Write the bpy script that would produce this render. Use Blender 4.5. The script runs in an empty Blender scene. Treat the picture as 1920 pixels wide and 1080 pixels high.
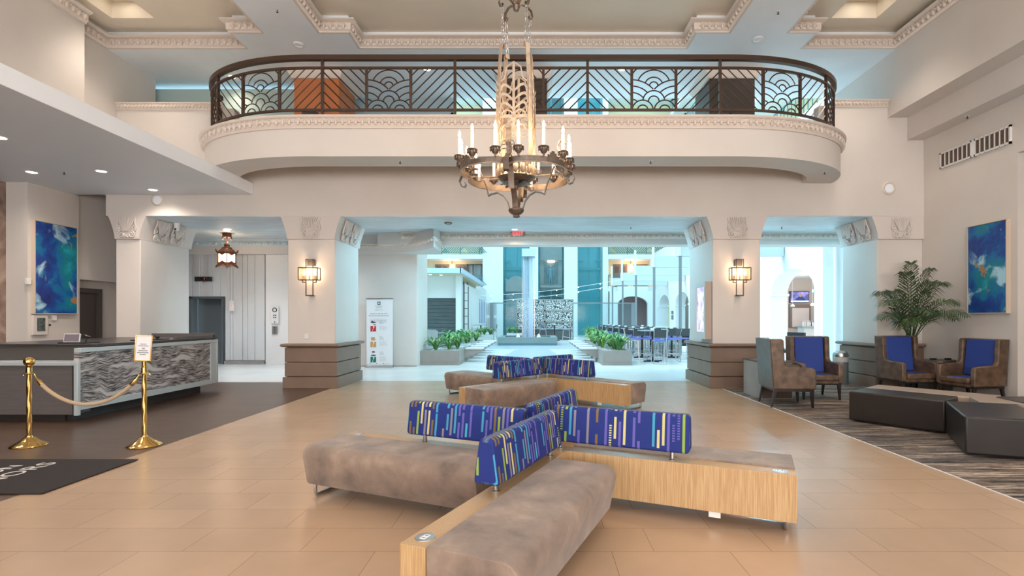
import bpy, math, random
from mathutils import Vector, Matrix
R = math.radians
PI = math.pi
sc = bpy.context.scene
COL = sc.collection
random.seed(7)

# ------------------------------------------------------------------ camera
F = 970.0
cd = bpy.data.cameras.new('camera')
cam = bpy.data.objects.new('camera', cd)
COL.objects.link(cam)
cam.location = (0, 0, 1.46)
cam.rotation_euler = (R(90), 0, 0)
cd.sensor_width = 36.0
cd.lens = F / 1920 * 36.0
cd.shift_x = -45 / 1920
cd.shift_y = 57 / 1920
cd.clip_end = 300
sc.camera = cam

# ------------------------------------------------------------------ world, exposure
sc.view_settings.view_transform = 'Standard'
sc.view_settings.look = 'None'
sc.view_settings.gamma = 1.0
sc.view_settings.exposure = 0.80
sc.view_settings.use_curve_mapping = False
w = bpy.data.worlds.new('sky')
sc.world = w
w.use_nodes = True
wn = w.node_tree.nodes
wn['Background'].inputs['Color'].default_value = (0.46, 0.83, 1.0, 1)
wn['Background'].inputs['Strength'].default_value = 2.1


# soft skylight sun, falling from the left over the atrium
sl = bpy.data.lights.new('skylight_sun', 'SUN'); sl.energy = 1.6; sl.color = (.93, .98, 1); sl.angle = R(25)
so = bpy.data.objects.new('skylight_sun', sl); COL.objects.link(so)
so.rotation_euler = Vector((.62, -.22, -.78)).to_track_quat('-Z', 'Y').to_euler()


def area(name, loc, rot, sx, sy, power, color):
    l = bpy.data.lights.new(name, 'AREA')
    l.shape = 'RECTANGLE'; l.size = sx; l.size_y = sy
    l.energy = power; l.color = color
    o = bpy.data.objects.new(name, l); COL.objects.link(o)
    o.location = loc; o.rotation_euler = rot
    return o


def spot(name, loc, power, color=(1, .8, .6), ang=110, blend=.9, rad=.06, rot=(0, 0, 0)):
    l = bpy.data.lights.new(name, 'SPOT')
    l.energy = power; l.color = color; l.spot_size = R(ang); l.spot_blend = blend
    l.shadow_soft_size = rad
    o = bpy.data.objects.new(name, l); COL.objects.link(o)
    o.location = loc; o.rotation_euler = rot
    return o


def point(name, loc, power, color=(1, .72, .45), rad=.05):
    l = bpy.data.lights.new(name, 'POINT')
    l.energy = power; l.color = color; l.shadow_soft_size = rad
    o = bpy.data.objects.new(name, l); COL.objects.link(o)
    o.location = loc
    return o


# fill lamps added inside the unseen entrance windows, aimed up at the ceilings
for wx in (-5.6, 0.0, 5.6):
    area('window_fill_lamp', (wx, -6.95, 3.2), (R(132), 0, 0), 4.4, 5.4, 440, (1, .96, .93))
# ceiling downlights of the lobby (warm), the visible ones have fixtures below
for lx, ly in ((-7.8, 9.7), (6.2, 9.7), (-6.8, 5.5), (6.2, 5.5), (-2.6, 5.0), (2.4, 5.0), (-2.6, 2.6), (2.4, 2.6), (-2.4, 0.5), (2.4, .5), (6.2, 1.5), (-6.8, 1.5)):
    spot('ceiling_downlight_beam', (lx, ly, 7.2), 110 if ly == 9.7 else 150, (1, .84, .70), 105 if ly == 9.7 else 150, 1.0, .25)
for lx, ly in ((-8.9, 9.13), (-7.62, 9.07), (-7.69, 10.3), (-7.65, 7.38), (-8.9, 7.3), (-7.65, 5.2), (-8.9, 5.2)):
    spot('soffit_downlight_beam', (lx, ly, 4.0), 60, (1, .84, .72), 150, 1.0, .08)


# added cool fill spots without fixtures, imitating atrium daylight on the column sides
for lx, ly in ((-2.4, 13.0), (-.2, 13.6), (2.2, 13.4), (5.9, 13.5), (8.6, 13.6)):
    spot('rear_fill_spot', (lx, ly, 3.86), 112, (.38, .80, 1), 172, .4, .12)
# neutral fill spots added without fixtures to brighten the elevator lobby
for lx, ly in ((-6.6, 14.2), (-10.6, 14.0), (-8.6, 13.6)):
    spot('lobby_fill_spot', (lx, ly, 3.9), 110, (.92, .96, 1), 150, 1.0, .1)


# ------------------------------------------------------------------ mesh builder
class MB:
    def __init__(s):
        s.v = []; s.f = []; s.uv = None

    def add(s, vs, fs):
        n = len(s.v)
        s.v += [tuple(p) for p in vs]
        s.f += [tuple(i + n for i in f) for f in fs]
        return s

    def box(s, x0, x1, y0, y1, z0, z1):
        vs = [(x0, y0, z0), (x1, y0, z0), (x1, y1, z0), (x0, y1, z0), (x0, y0, z1), (x1, y0, z1), (x1, y1, z1), (x0, y1, z1)]
        return s.add(vs, [(0, 3, 2, 1), (4, 5, 6, 7), (0, 1, 5, 4), (1, 2, 6, 5), (2, 3, 7, 6), (3, 0, 4, 7)])

    def hexa(s, b, t):  # 4 bottom, 4 top points (ccw from above)
        return s.add(list(b) + list(t), [(0, 3, 2, 1), (4, 5, 6, 7), (0, 1, 5, 4), (1, 2, 6, 5), (2, 3, 7, 6), (3, 0, 4, 7)])

    def bar(s, a, b, wdt, h, up=(0, 0, 1)):
        a = Vector(a); b = Vector(b); d = (b - a).normalized(); up = Vector(up)
        if abs(d.dot(up)) > .99: up = Vector((0, 1, 0))
        sd = d.cross(up).normalized() * wdt / 2; u = sd.cross(d).normalized() * h / 2
        P = lambda c: [c - sd - u, c + sd - u, c + sd + u, c - sd + u]
        vs = P(a) + P(b)
        return s.add(vs, [(0, 1, 2, 3), (4, 7, 6, 5), (0, 4, 5, 1), (1, 5, 6, 2), (2, 6, 7, 3), (3, 7, 4, 0)])

    def prism(s, pts, axis, a0, a1):
        """pts 2d polygon; axis 'x': pts=(y,z); 'y': pts=(x,z); 'z': pts=(x,y)"""
        n = len(pts)
        def P(p, a):
            return {'x': (a, p[0], p[1]), 'y': (p[0], a, p[1]), 'z': (p[0], p[1], a)}[axis]
        vs = [P(p, a0) for p in pts] + [P(p, a1) for p in pts]
        fs = [tuple(range(n - 1, -1, -1)), tuple(range(n, 2 * n))]
        for i in range(n):
            j = (i + 1) % n
            fs.append((i, j, n + j, n + i))
        return s.add(vs, fs)

    def tube(s, pts, r, n=8, closed=False, cap=True):
        pts = [Vector(p) for p in pts]; m = len(pts)
        rs = r if isinstance(r, (list, tuple)) else [r] * m
        t0 = (pts[1] - pts[0]).normalized()
        up = Vector((0, 0, 1)) if abs(t0.z) < .9 else Vector((1, 0, 0))
        u = t0.cross(up).normalized()
        vs = []
        for i in range(m):
            if closed:
                t = (pts[(i + 1) % m] - pts[i - 1]).normalized()
            else:
                t = (pts[min(i + 1, m - 1)] - pts[max(i - 1, 0)])
                t = t.normalized() if t.length > 1e-9 else t0
            u = (u - t * u.dot(t)).normalized(); v = t.cross(u)
            for k in range(n):
                a = 2 * PI * k / n
                vs.append(pts[i] + (u * math.cos(a) + v * math.sin(a)) * rs[i])
        fs = []
        for i in range(m if closed else m - 1):
            j = (i + 1) % m
            for k in range(n):
                l = (k + 1) % n
                fs.append((i * n + k, i * n + l, j * n + l, j * n + k))
        if not closed and cap:
            fs.append(tuple(range(n - 1, -1, -1))); fs.append(tuple((m - 1) * n + k for k in range(n)))
        return s.add(vs, fs)

    def strap(s, pts, wdir, wd, th, closed=False):
        """flat band along pts; wdir = direction of its width (vector or list)"""
        pts = [Vector(p) for p in pts]; m = len(pts); vs = []
        for i in range(m):
            if closed: t = pts[(i + 1) % m] - pts[i - 1]
            else: t = pts[min(i + 1, m - 1)] - pts[max(i - 1, 0)]
            t.normalize()
            wv = Vector(wdir[i] if isinstance(wdir, list) else wdir)
            wv = (wv - t * wv.dot(t)).normalized(); nv = t.cross(wv)
            ww = wd[i] if isinstance(wd, list) else wd
            a = wv * ww / 2; b = nv * (th[i] if isinstance(th, list) else th) / 2
            vs += [pts[i] - a - b, pts[i] + a - b, pts[i] + a + b, pts[i] - a + b]
        fs = []
        for i in range(m if closed else m - 1):
            j = (i + 1) % m
            for k in range(4):
                l = (k + 1) % 4
                fs.append((i * 4 + k, i * 4 + l, j * 4 + l, j * 4 + k))
        if not closed:
            fs += [(3, 2, 1, 0), tuple((m - 1) * 4 + k for k in range(4))]
        return s.add(vs, fs)

    def lathe(s, prof, c=(0, 0, 0), n=24, a0=0, a1=2 * PI):
        full = abs(a1 - a0 - 2 * PI) < 1e-6; vs = []; m = len(prof)
        cnt = n if full else n + 1
        for k in range(cnt):
            a = a0 + (a1 - a0) * k / n
            for r, z in prof: vs.append((c[0] + r * math.cos(a), c[1] + r * math.sin(a), c[2] + z))
        fs = []
        for k in range(n):
            l = (k + 1) % cnt
            for i in range(m - 1):
                fs.append((k * m + i, l * m + i, l * m + i + 1, k * m + i + 1))
        return s.add(vs, fs)

    def ball(s, c, rx, ry=None, rz=None, n=10, m=6):
        ry = ry or rx; rz = rz or rx
        vs = []; fs = []
        for i in range(m + 1):
            ph = PI * i / m
            for k in range(n):
                a = 2 * PI * k / n
                vs.append((c[0] + rx * math.sin(ph) * math.cos(a), c[1] + ry * math.sin(ph) * math.sin(a), c[2] - rz * math.cos(ph)))
        for i in range(m):
            for k in range(n):
                l = (k + 1) % n
                fs.append((i * n + k, i * n + l, (i + 1) * n + l, (i + 1) * n + k))
        return s.add(vs, fs)

    def sweep(s, path, prof, closed=False, flip=False):
        """path: xy list; prof: (offset to the left of travel, z)"""
        m = len(path); k = len(prof); vs = []
        for i in range(m):
            p = Vector(path[i])
            a = Vector(path[i - 1]) if (closed or i > 0) else None
            b = Vector(path[(i + 1) % m]) if (closed or i < m - 1) else None
            d1 = (p - a).normalized() if a is not None else None
            d2 = (b - p).normalized() if b is not None else None
            if d1 is None: d1 = d2
            if d2 is None: d2 = d1
            n1 = Vector((-d1.y, d1.x)); n2 = Vector((-d2.y, d2.x))
            mv = (n1 + n2)
            mv = mv / max(mv.dot(n1), .2)
            if flip: mv = -mv
            for o, z in prof: vs.append((p.x + mv.x * o, p.y + mv.y * o, z))
        fs = []
        for i in range(m if closed else m - 1):
            j = (i + 1) % m
            for q in range(k):
                l = (q + 1) % k
                fs.append((i * k + q, i * k + l, j * k + l, j * k + q))
        if not closed:
            fs += [tuple(range(k)), tuple((m - 1) * k + q for q in range(k - 1, -1, -1))]
        return s.add(vs, fs)

    def xf(s, M):
        s.v = [tuple(M @ Vector(p)) for p in s.v]; return s

    def mesh(s, name, ang=35):
        me = bpy.data.meshes.new(name)
        me.from_pydata(s.v, [], s.f)
        if s.uv:
            ul = me.uv_layers.new(name='UVMap')
            for li, l in enumerate(me.loops): ul.data[li].uv = s.uv[l.vertex_index]
        me.validate()
        import bmesh
        bm = bmesh.new(); bm.from_mesh(me)
        bmesh.ops.recalc_face_normals(bm, faces=bm.faces)
        bm.to_mesh(me); bm.free()
        for p in me.polygons: p.use_smooth = True
        me.set_sharp_from_angle(angle=R(ang))
        return me


def obj(name, mb, mat, parent=None, bevel=0, seg=2, ang=35, kind=None, label=None, local=False):
    me = mb.mesh(name, ang)
    if mat: me.materials.append(mat)
    o = bpy.data.objects.new(name, me); COL.objects.link(o)
    if parent:
        o.parent = parent
        if not local: o.matrix_parent_inverse = Matrix.Translation(parent_world(parent)).inverted()
    if bevel:
        b = o.modifiers.new('edge', 'BEVEL'); b.width = bevel; b.segments = seg; b.limit_method = 'ANGLE'; b.angle_limit = R(35)
    if kind: o['kind'] = kind
    if label: o['label'] = label
    return o


def parent_world(p):
    # parents built in place are never rotated: their origin is the sum of locations
    v = Vector(p.location)
    if p.parent: v = v + parent_world(p.parent) + p.matrix_parent_inverse.translation
    return v


def tag(o, label, cat, group=None):
    o['label'] = label; o['category'] = cat
    if group: o['group'] = group
    elif 'group' in o: del o['group']
    return o


def thing(name, loc, label, cat, group=None, rz=0):
    o = bpy.data.objects.new(name, None); COL.objects.link(o)
    o.empty_display_size = .1
    o.location = loc; o.rotation_euler = (0, 0, rz)
    return tag(o, label, cat, group)


def struct(name, mb, mat, label, bevel=0, ang=35):
    o = obj(name, mb, mat, bevel=bevel, ang=ang)
    o['kind'] = 'structure'; o['label'] = label
    return o


def dup(o, loc=None, rz=None, label=None, group=None, scale=None):
    def rec(a, par):
        c = a.copy(); COL.objects.link(c)
        if par: c.parent = par
        for ch in kids.get(a.name, []): rec(ch, c)
        return c
    kids = {}
    def gather(a):
        kids[a.name] = list(a.children)
        for ch in a.children: gather(ch)
    gather(o)
    c = rec(o, None)
    if loc is not None: c.location = loc
    if rz is not None: c.rotation_euler = (0, 0, rz)
    if scale is not None: c.scale = (scale,) * 3
    if label: c['label'] = label
    if group: c['group'] = group
    return c


# ------------------------------------------------------------------ materials
def mat(name, col, rough=.5, metal=0, noise=0, nscale=5, bump=0, bscale=40, emit=None, es=0, stretch=None, col2=None, trans=0, alpha=1, spec=None, coat=0):
    m = bpy.data.materials.new(name); m.use_nodes = True
    nt = m.node_tree; b = nt.nodes['Principled BSDF']
    b.inputs['Base Color'].default_value = (*col, 1)
    b.inputs['Roughness'].default_value = rough
    b.inputs['Metallic'].default_value = metal
    if spec is not None: b.inputs['Specular IOR Level'].default_value = spec
    if coat: b.inputs['Coat Weight'].default_value = coat
    if trans: b.inputs['Transmission Weight'].default_value = trans
    if alpha < 1: b.inputs['Alpha'].default_value = alpha
    if emit:
        b.inputs['Emission Color'].default_value = (*emit, 1); b.inputs['Emission Strength'].default_value = es
    if noise or bump or col2:
        tc = nt.nodes.new('ShaderNodeTexCoord'); mp = nt.nodes.new('ShaderNodeMapping')
        nt.links.new(tc.outputs['Object'], mp.inputs[0])
        if stretch: mp.inputs['Scale'].default_value = stretch
        if noise or col2:
            n = nt.nodes.new('ShaderNodeTexNoise'); n.inputs['Scale'].default_value = nscale; n.inputs['Detail'].default_value = 5
            nt.links.new(mp.outputs[0], n.inputs['Vector'])
            cr = nt.nodes.new('ShaderNodeValToRGB')
            c2 = col2 or tuple(c * (1 - noise) for c in col)
            cr.color_ramp.elements[0].position = .35; cr.color_ramp.elements[1].position = .65
            cr.color_ramp.elements[0].color = (*c2, 1); cr.color_ramp.elements[1].color = (*col, 1)
            nt.links.new(n.outputs[0], cr.inputs[0]); nt.links.new(cr.outputs[0], b.inputs['Base Color'])
        if bump:
            n2 = nt.nodes.new('ShaderNodeTexNoise'); n2.inputs['Scale'].default_value = bscale; n2.inputs['Detail'].default_value = 4
            nt.links.new(mp.outputs[0], n2.inputs['Vector'])
            bp = nt.nodes.new('ShaderNodeBump'); bp.inputs['Strength'].default_value = bump; bp.inputs['Distance'].default_value = .01
            nt.links.new(n2.outputs[0], bp.inputs['Height']); nt.links.new(bp.outputs[0], b.inputs['Normal'])
    return m


def N(nt, t, **kw):
    n = nt.nodes.new(t)
    for k, v in kw.items(): setattr(n, k, v)
    return n


def MA(nt, op, a, b=None, c=None):
    n = nt.nodes.new('ShaderNodeMath'); n.operation = op
    for i, x in enumerate((a, b, c)):
        if x is None: continue
        if isinstance(x, (int, float)): n.inputs[i].default_value = x
        else: nt.links.new(x, n.inputs[i])
    return n.outputs[0]


def ramp(nt, src, stops, const=False):
    cr = nt.nodes.new('ShaderNodeValToRGB'); e = cr.color_ramp.elements
    if const: cr.color_ramp.interpolation = 'CONSTANT'
    while len(e) < len(stops): e.new(.5)
    for i, (p, c) in enumerate(stops):
        e[i].position = p; e[i].color = (*c, 1)
    nt.links.new(src, cr.inputs[0])
    return cr.outputs[0]


M = {}
M['wall'] = mat('wall_paint', (.68, .64, .605), .62, noise=.05, nscale=1.2, bump=.12, bscale=14)
M['ceil'] = mat('ceiling_paint', (.82, .87, .92), .6, noise=.06, nscale=1.0, bump=.12, bscale=10)  # cool light tone put into the colour against the warm lamps
M['coffer'] = mat('coffer_bed_paint', (.80, .72, .60), .6, noise=.06, nscale=1.0, bump=.12, bscale=10)
M['lowceil'] = mat('troweled_ceiling_plaster', (.66, .76, .82), .35, noise=.16, nscale=2.2, stretch=(.6, 1.6, 1), bump=.25, bscale=5)  # blue of the atrium light is mixed into the plaster colour
M['trim'] = mat('trim_plaster', (.70, .62, .56), .6)
M['cap'] = mat('capital_plaster', (.66, .61, .58), .6)
M['stone'] = mat('column_base_stone', (.225, .155, .115), .45, noise=.12, nscale=3, bump=.08, bscale=60)
M['soffit'] = mat('soffit_paint', (.86, .91, .98), .55, noise=.02, nscale=1)  # pale blue of bounced daylight put into the base colour
M['white'] = mat('white_satin_paint', (.78, .78, .78), .45)
M['atr'] = mat('atrium_white_paint', (.78, .80, .80), .6)
M['cream'] = mat('cream_gallery_paint', (.80, .68, .44), .6)
M['ridge'] = mat('ridged_wall_covering', (.66, .67, .68), .4)
M['grey'] = mat('grey_metal_paint', (.22, .25, .27), .4, .3)
M['lift'] = mat('elevator_door_steel', (.22, .25, .27), .32, .55)
M['darkframe'] = mat('dark_grey_frame', (.085, .075, .07), .4)
M['brown_door'] = mat('brown_door', (.09, .075, .068), .45)
M['bronze'] = mat('bronze_railing', (.075, .045, .032), .35, .4)
M['iron'] = mat('aged_iron', (.20, .155, .125), .42, .6, noise=.3, nscale=20)
M['gilt'] = mat('warm_iron_gilding', (.50, .40, .31), .45, .45, noise=.25, nscale=18)
M['brass'] = mat('polished_brass', (.83, .56, .20), .16, 1.0, bump=.0)
M['steel'] = mat('brushed_steel', (.55, .55, .56), .3, 1.0)
M['black'] = mat('black_satin', (.015, .015, .017), .4)
M['rubber'] = mat('matte_black', (.02, .02, .02), .7)
M['bulb'] = mat('glowing_bulb', (1, .8, .5), .5, emit=(1, .66, .36), es=9)
M['candle'] = mat('candle_sleeve', (.85, .80, .74), .5, emit=(1, .75, .5), es=.45)
M['lens'] = mat('downlight_lens', (1, .9, .8), .5, emit=(1, .88, .72), es=9)
M['lantern_glass'] = mat('lit_amber_glass', (1, .8, .6), .5, emit=(1, .74, .5), es=2.6)
M['shade'] = mat('lit_mica_shade', (1, .75, .5), .5, emit=(1, .58, .30), es=1.5)
M['copper'] = mat('copper_lantern_metal', (.22, .085, .045), .4, .7)
M['glass'] = mat('clear_glass', (.10, .32, .35), .05, alpha=.12, spec=.5)
M['cyan'] = mat('teal_shaft_glass', (.05, .38, .46), .12, col2=(.07, .44, .52), nscale=.3)
M['cyan_dark'] = mat('teal_shaft_steel', (.04, .25, .29), .4)
M['leaf'] = mat('palm_leaf', (.050, .105, .022), .42, col2=(.018, .045, .016), nscale=6, spec=.6)
M['leaf2'] = mat('planter_leaf', (.10, .30, .05), .35, col2=(.03, .14, .04), nscale=9, spec=.6)
M['leaf3'] = mat('planter_leaf_stripe', (.28, .42, .08), .35)
M['soil'] = mat('soil', (.05, .035, .025), .9)
M['concrete'] = mat('smooth_concrete', (.34, .32, .30), .6, noise=.14, nscale=3)
M['concrete_pale'] = mat('pale_concrete', (.62, .63, .63), .55, noise=.06, nscale=3)
M['leather'] = mat('distressed_brown_leather', (.165, .10, .062), .42, col2=(.075, .048, .032), nscale=9, bump=.15, bscale=60)
M['leather_back'] = mat('grey_brown_vinyl', (.13, .135, .135), .35, noise=.25, nscale=8)
M['blue'] = mat('royal_blue_upholstery', (.018, .05, .26), .75, bump=.2, bscale=300)
M['blue_seat'] = mat('lilac_blue_seat_vinyl', (.14, .16, .50), .35)
M['wood_dark'] = mat('espresso_wood', (.022, .014, .011), .35)
M['ottoman'] = mat('black_brown_vinyl', (.024, .019, .017), .36, noise=.15, nscale=6)
M['ottoman_beige'] = mat('pale_taupe_vinyl', (.36, .28, .22), .42)
M['table_brown'] = mat('side_table_laminate', (.10, .070, .052), .4, noise=.3, nscale=10)
M['plinth'] = mat('dark_plinth', (.028, .022, .02), .5)
M['paper'] = mat('printed_paper', (.80, .80, .82), .6)
M['ink'] = mat('grey_ink', (.25, .25, .27), .7)
M['inkdark'] = mat('dark_ink', (.05, .05, .06), .7)
M['rope'] = mat('tan_velour_rope', (.50, .36, .23), .8, bump=.3, bscale=200)
M['matblack'] = mat('black_entrance_mat', (.026, .019, .018), .9, noise=.2, nscale=60)
M['lettering'] = mat('white_mat_lettering', (.75, .70, .66), .8)
M['orange'] = mat('orange_wood_cladding', (.60, .20, .07), .5, noise=.15, nscale=2)
M['umber'] = mat('dark_brown_cladding', (.06, .045, .035), .5)
M['counter'] = mat('dark_counter_stone', (.045, .040, .038), .3)
M['desk_low'] = mat('grey_brushed_panel', (.135, .12, .118), .4, noise=.15, nscale=4, stretch=(1, 1, 8))
M['edge'] = mat('pale_blue_trim_metal', (.52, .58, .60), .3, .2)
M['dwood'] = mat('dark_brown_wall_panel', (.05, .04, .036), .5)


def mat_tiles():
    m = mat('limestone_tile', (.5, .38, .28), .3, spec=.7); nt = m.node_tree; b = nt.nodes['Principled BSDF']
    tc = N(nt, 'ShaderNodeTexCoord')
    br = N(nt, 'ShaderNodeTexBrick'); br.offset = .36; br.squash = 1
    for k, v in (('Scale', 1.0), ('Mortar Size', .0016), ('Mortar Smooth', .1), ('Brick Width', .74), ('Row Height', .36), ('Bias', 0)):
        br.inputs[k].default_value = v
    br.inputs['Color1'].default_value = (.53, .36, .235, 1); br.inputs['Color2'].default_value = (.485, .33, .215, 1)
    br.inputs['Mortar'].default_value = (.20, .14, .10, 1)
    nt.links.new(tc.outputs['Object'], br.inputs['Vector'])
    n = N(nt, 'ShaderNodeTexNoise'); n.inputs['Scale'].default_value = 1.1; n.inputs['Detail'].default_value = 8; n.inputs['Roughness'].default_value = .6
    nt.links.new(tc.outputs['Object'], n.inputs['Vector'])
    v = ramp(nt, n.outputs[0], [(.25, (.88, .875, .87)), (.75, (1.05, 1.045, 1.04))])
    mx = N(nt, 'ShaderNodeMixRGB', blend_type='MULTIPLY'); mx.inputs[0].default_value = 1
    nt.links.new(br.outputs['Color'], mx.inputs[1]); nt.links.new(v, mx.inputs[2]); nt.links.new(mx.outputs[0], b.inputs['Base Color'])
    b.inputs['Roughness'].default_value = .27
    return m


def mat_woodfloor():
    m = mat('dark_plank_floor', (.1, .07, .06), .35); nt = m.node_tree; b = nt.nodes['Principled BSDF']
    tc = N(nt, 'ShaderNodeTexCoord')
    br = N(nt, 'ShaderNodeTexBrick'); br.offset = .4
    for k, v in (('Scale', 1.0), ('Mortar Size', .001), ('Brick Width', 1.2), ('Row Height', .18)): br.inputs[k].default_value = v
    br.inputs['Color1'].default_value = (.108, .064, .042, 1); br.inputs['Color2'].default_value = (.088, .053, .035, 1); br.inputs['Mortar'].default_value = (.06, .04, .03, 1)
    nt.links.new(tc.outputs['Object'], br.inputs['Vector'])
    mp = N(nt, 'ShaderNodeMapping'); mp.inputs['Scale'].default_value = (1, 6, 1); nt.links.new(tc.outputs['Object'], mp.inputs[0])
    n = N(nt, 'ShaderNodeTexNoise'); n.inputs['Scale'].default_value = 2.5; n.inputs['Detail'].default_value = 6; nt.links.new(mp.outputs[0], n.inputs['Vector'])
    v = ramp(nt, n.outputs[0], [(.3, (.72, .72, .74)), (.7, (1.2, 1.15, 1.1))])
    mx = N(nt, 'ShaderNodeMixRGB', blend_type='MULTIPLY'); mx.inputs[0].default_value = 1
    nt.links.new(br.outputs['Color'], mx.inputs[1]); nt.links.new(v, mx.inputs[2]); nt.links.new(mx.outputs[0], b.inputs['Base Color'])
    return m


def mat_carpet():
    m = mat('streaked_carpet', (.1, .1, .1), .95); nt = m.node_tree; b = nt.nodes['Principled BSDF']
    tc = N(nt, 'ShaderNodeTexCoord')
    mp = N(nt, 'ShaderNodeMapping'); mp.inputs['Scale'].default_value = (1.3, 20, 1); nt.links.new(tc.outputs['Object'], mp.inputs[0])
    n = N(nt, 'ShaderNodeTexNoise'); n.inputs['Scale'].default_value = 1.0; n.inputs['Detail'].default_value = 5; n.inputs['Roughness'].default_value = .75
    nt.links.new(mp.outputs[0], n.inputs['Vector'])
    c = ramp(nt, n.outputs[0], [(.30, (.012, .012, .016)), (.43, (.035, .028, .026)), (.48, (.24, .18, .13)), (.53, (.08, .07, .07)), (.59, (.55, .46, .37)), (.68, (.14, .12, .11))])
    mp2 = N(nt, 'ShaderNodeMapping'); mp2.inputs['Scale'].default_value = (.6, 4, 1); nt.links.new(tc.outputs['Object'], mp2.inputs[0])
    n2 = N(nt, 'ShaderNodeTexNoise'); n2.inputs['Scale'].default_value = 1.0; nt.links.new(mp2.outputs[0], n2.inputs['Vector'])
    v = ramp(nt, n2.outputs[0], [(.35, (.45, .45, .5)), (.65, (1.35, 1.3, 1.25))])
    mx = N(nt, 'ShaderNodeMixRGB', blend_type='MULTIPLY'); mx.inputs[0].default_value = 1
    nt.links.new(c, mx.inputs[1]); nt.links.new(v, mx.inputs[2]); nt.links.new(mx.outputs[0], b.inputs['Base Color'])
    return m


def mat_suede():
    m = mat('taupe_suede', (.2, .15, .12), .85); nt = m.node_tree; b = nt.nodes['Principled BSDF']
    b.inputs['Sheen Weight'].default_value = .25
    tc = N(nt, 'ShaderNodeTexCoord')
    n = N(nt, 'ShaderNodeTexNoise'); n.inputs['Scale'].default_value = 4.2; n.inputs['Detail'].default_value = 6; n.inputs['Roughness'].default_value = .6; n.inputs['Distortion'].default_value = .15
    nt.links.new(tc.outputs['Object'], n.inputs['Vector'])
    c = ramp(nt, n.outputs[0], [(.30, (.135, .098, .078)), (.44, (.205, .148, .115)), (.56, (.26, .187, .145)), (.70, (.36, .265, .195))])
    nt.links.new(c, b.inputs['Base Color'])
    return m


def mat_oak():
    m = mat('rift_oak_veneer', (.6, .38, .18), .4); nt = m.node_tree; b = nt.nodes['Principled BSDF']
    tc = N(nt, 'ShaderNodeTexCoord'); mp = N(nt, 'ShaderNodeMapping')
    # grain runs up the sides: stretch along z
    mp.inputs['Scale'].default_value = (210, 210, 5); nt.links.new(tc.outputs['Object'], mp.inputs[0])
    n = N(nt, 'ShaderNodeTexNoise'); n.inputs['Scale'].default_value = 1; n.inputs['Detail'].default_value = 3; nt.links.new(mp.outputs[0], n.inputs['Vector'])
    c = ramp(nt, n.outputs[0], [(.36, (.43, .255, .118)), (.5, (.51, .325, .158)), (.64, (.58, .395, .21))])
    nt.links.new(c, b.inputs['Base Color'])
    return m


def mat_stripes():
    m = mat('striped_blue_fabric', (.02, .03, .2), .8); nt = m.node_tree; b = nt.nodes['Principled BSDF']
    uv = N(nt, 'ShaderNodeUVMap'); sp = N(nt, 'ShaderNodeSeparateXYZ'); nt.links.new(uv.outputs[0], sp.inputs[0])
    us = MA(nt, 'DIVIDE', sp.outputs[0], .036)
    idx = MA(nt, 'FLOOR', us); fr = MA(nt, 'FRACT', us)
    def wn(off):
        n = N(nt, 'ShaderNodeTexWhiteNoise'); n.noise_dimensions = '1D'
        nt.links.new(MA(nt, 'ADD', idx, off), n.inputs['W']); return n.outputs['Value']
    # two stripes stacked per column
    v = sp.outputs[1]
    def seg(o1, o2, lo, rng, ln0, ln1):
        st = MA(nt, 'MULTIPLY_ADD', wn(o1), rng, lo)
        en = MA(nt, 'ADD', st, MA(nt, 'MULTIPLY_ADD', wn(o2), ln1, ln0))
        return MA(nt, 'MULTIPLY', MA(nt, 'GREATER_THAN', v, st), MA(nt, 'LESS_THAN', v, en))
    a = seg(11.3, 23.7, -.06, .16, .10, .22)
    c = seg(37.1, 51.9, .16, .16, .08, .26)
    inside = MA(nt, 'MAXIMUM', a, c)
    band = MA(nt, 'MULTIPLY', MA(nt, 'GREATER_THAN', fr, .22), MA(nt, 'LESS_THAN', fr, .74))
    pres = MA(nt, 'LESS_THAN', wn(77.7), .80)
    # dashes
    dash = MA(nt, 'GREATER_THAN', MA(nt, 'FRACT', MA(nt, 'MULTIPLY', v, 55.0)), .45)
    isd = MA(nt, 'GREATER_THAN', wn(91.1), .82)
    dm = MA(nt, 'MAXIMUM', MA(nt, 'SUBTRACT', 1.0, isd), dash)
    mask = MA(nt, 'MULTIPLY', MA(nt, 'MULTIPLY', inside, band), MA(nt, 'MULTIPLY', pres, dm))
    cw = wn(5.5)
    cols = ramp(nt, cw, [(0, (.13, .11, .42)), (.24, (.05, .32, .50)), (.48, (.24, .22, .27)), (.60, (.28, .42, .05)), (.74, (.62, .56, .24)), (.86, (.20, .13, .045)), (.95, (.06, .42, .58))], True)
    mx = N(nt, 'ShaderNodeMixRGB'); nt.links.new(mask, mx.inputs[0]); mx.inputs[1].default_value = (.010, .026, .19, 1)
    nt.links.new(cols, mx.inputs[2]); nt.links.new(mx.outputs[0], b.inputs['Base Color'])
    return m


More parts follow.
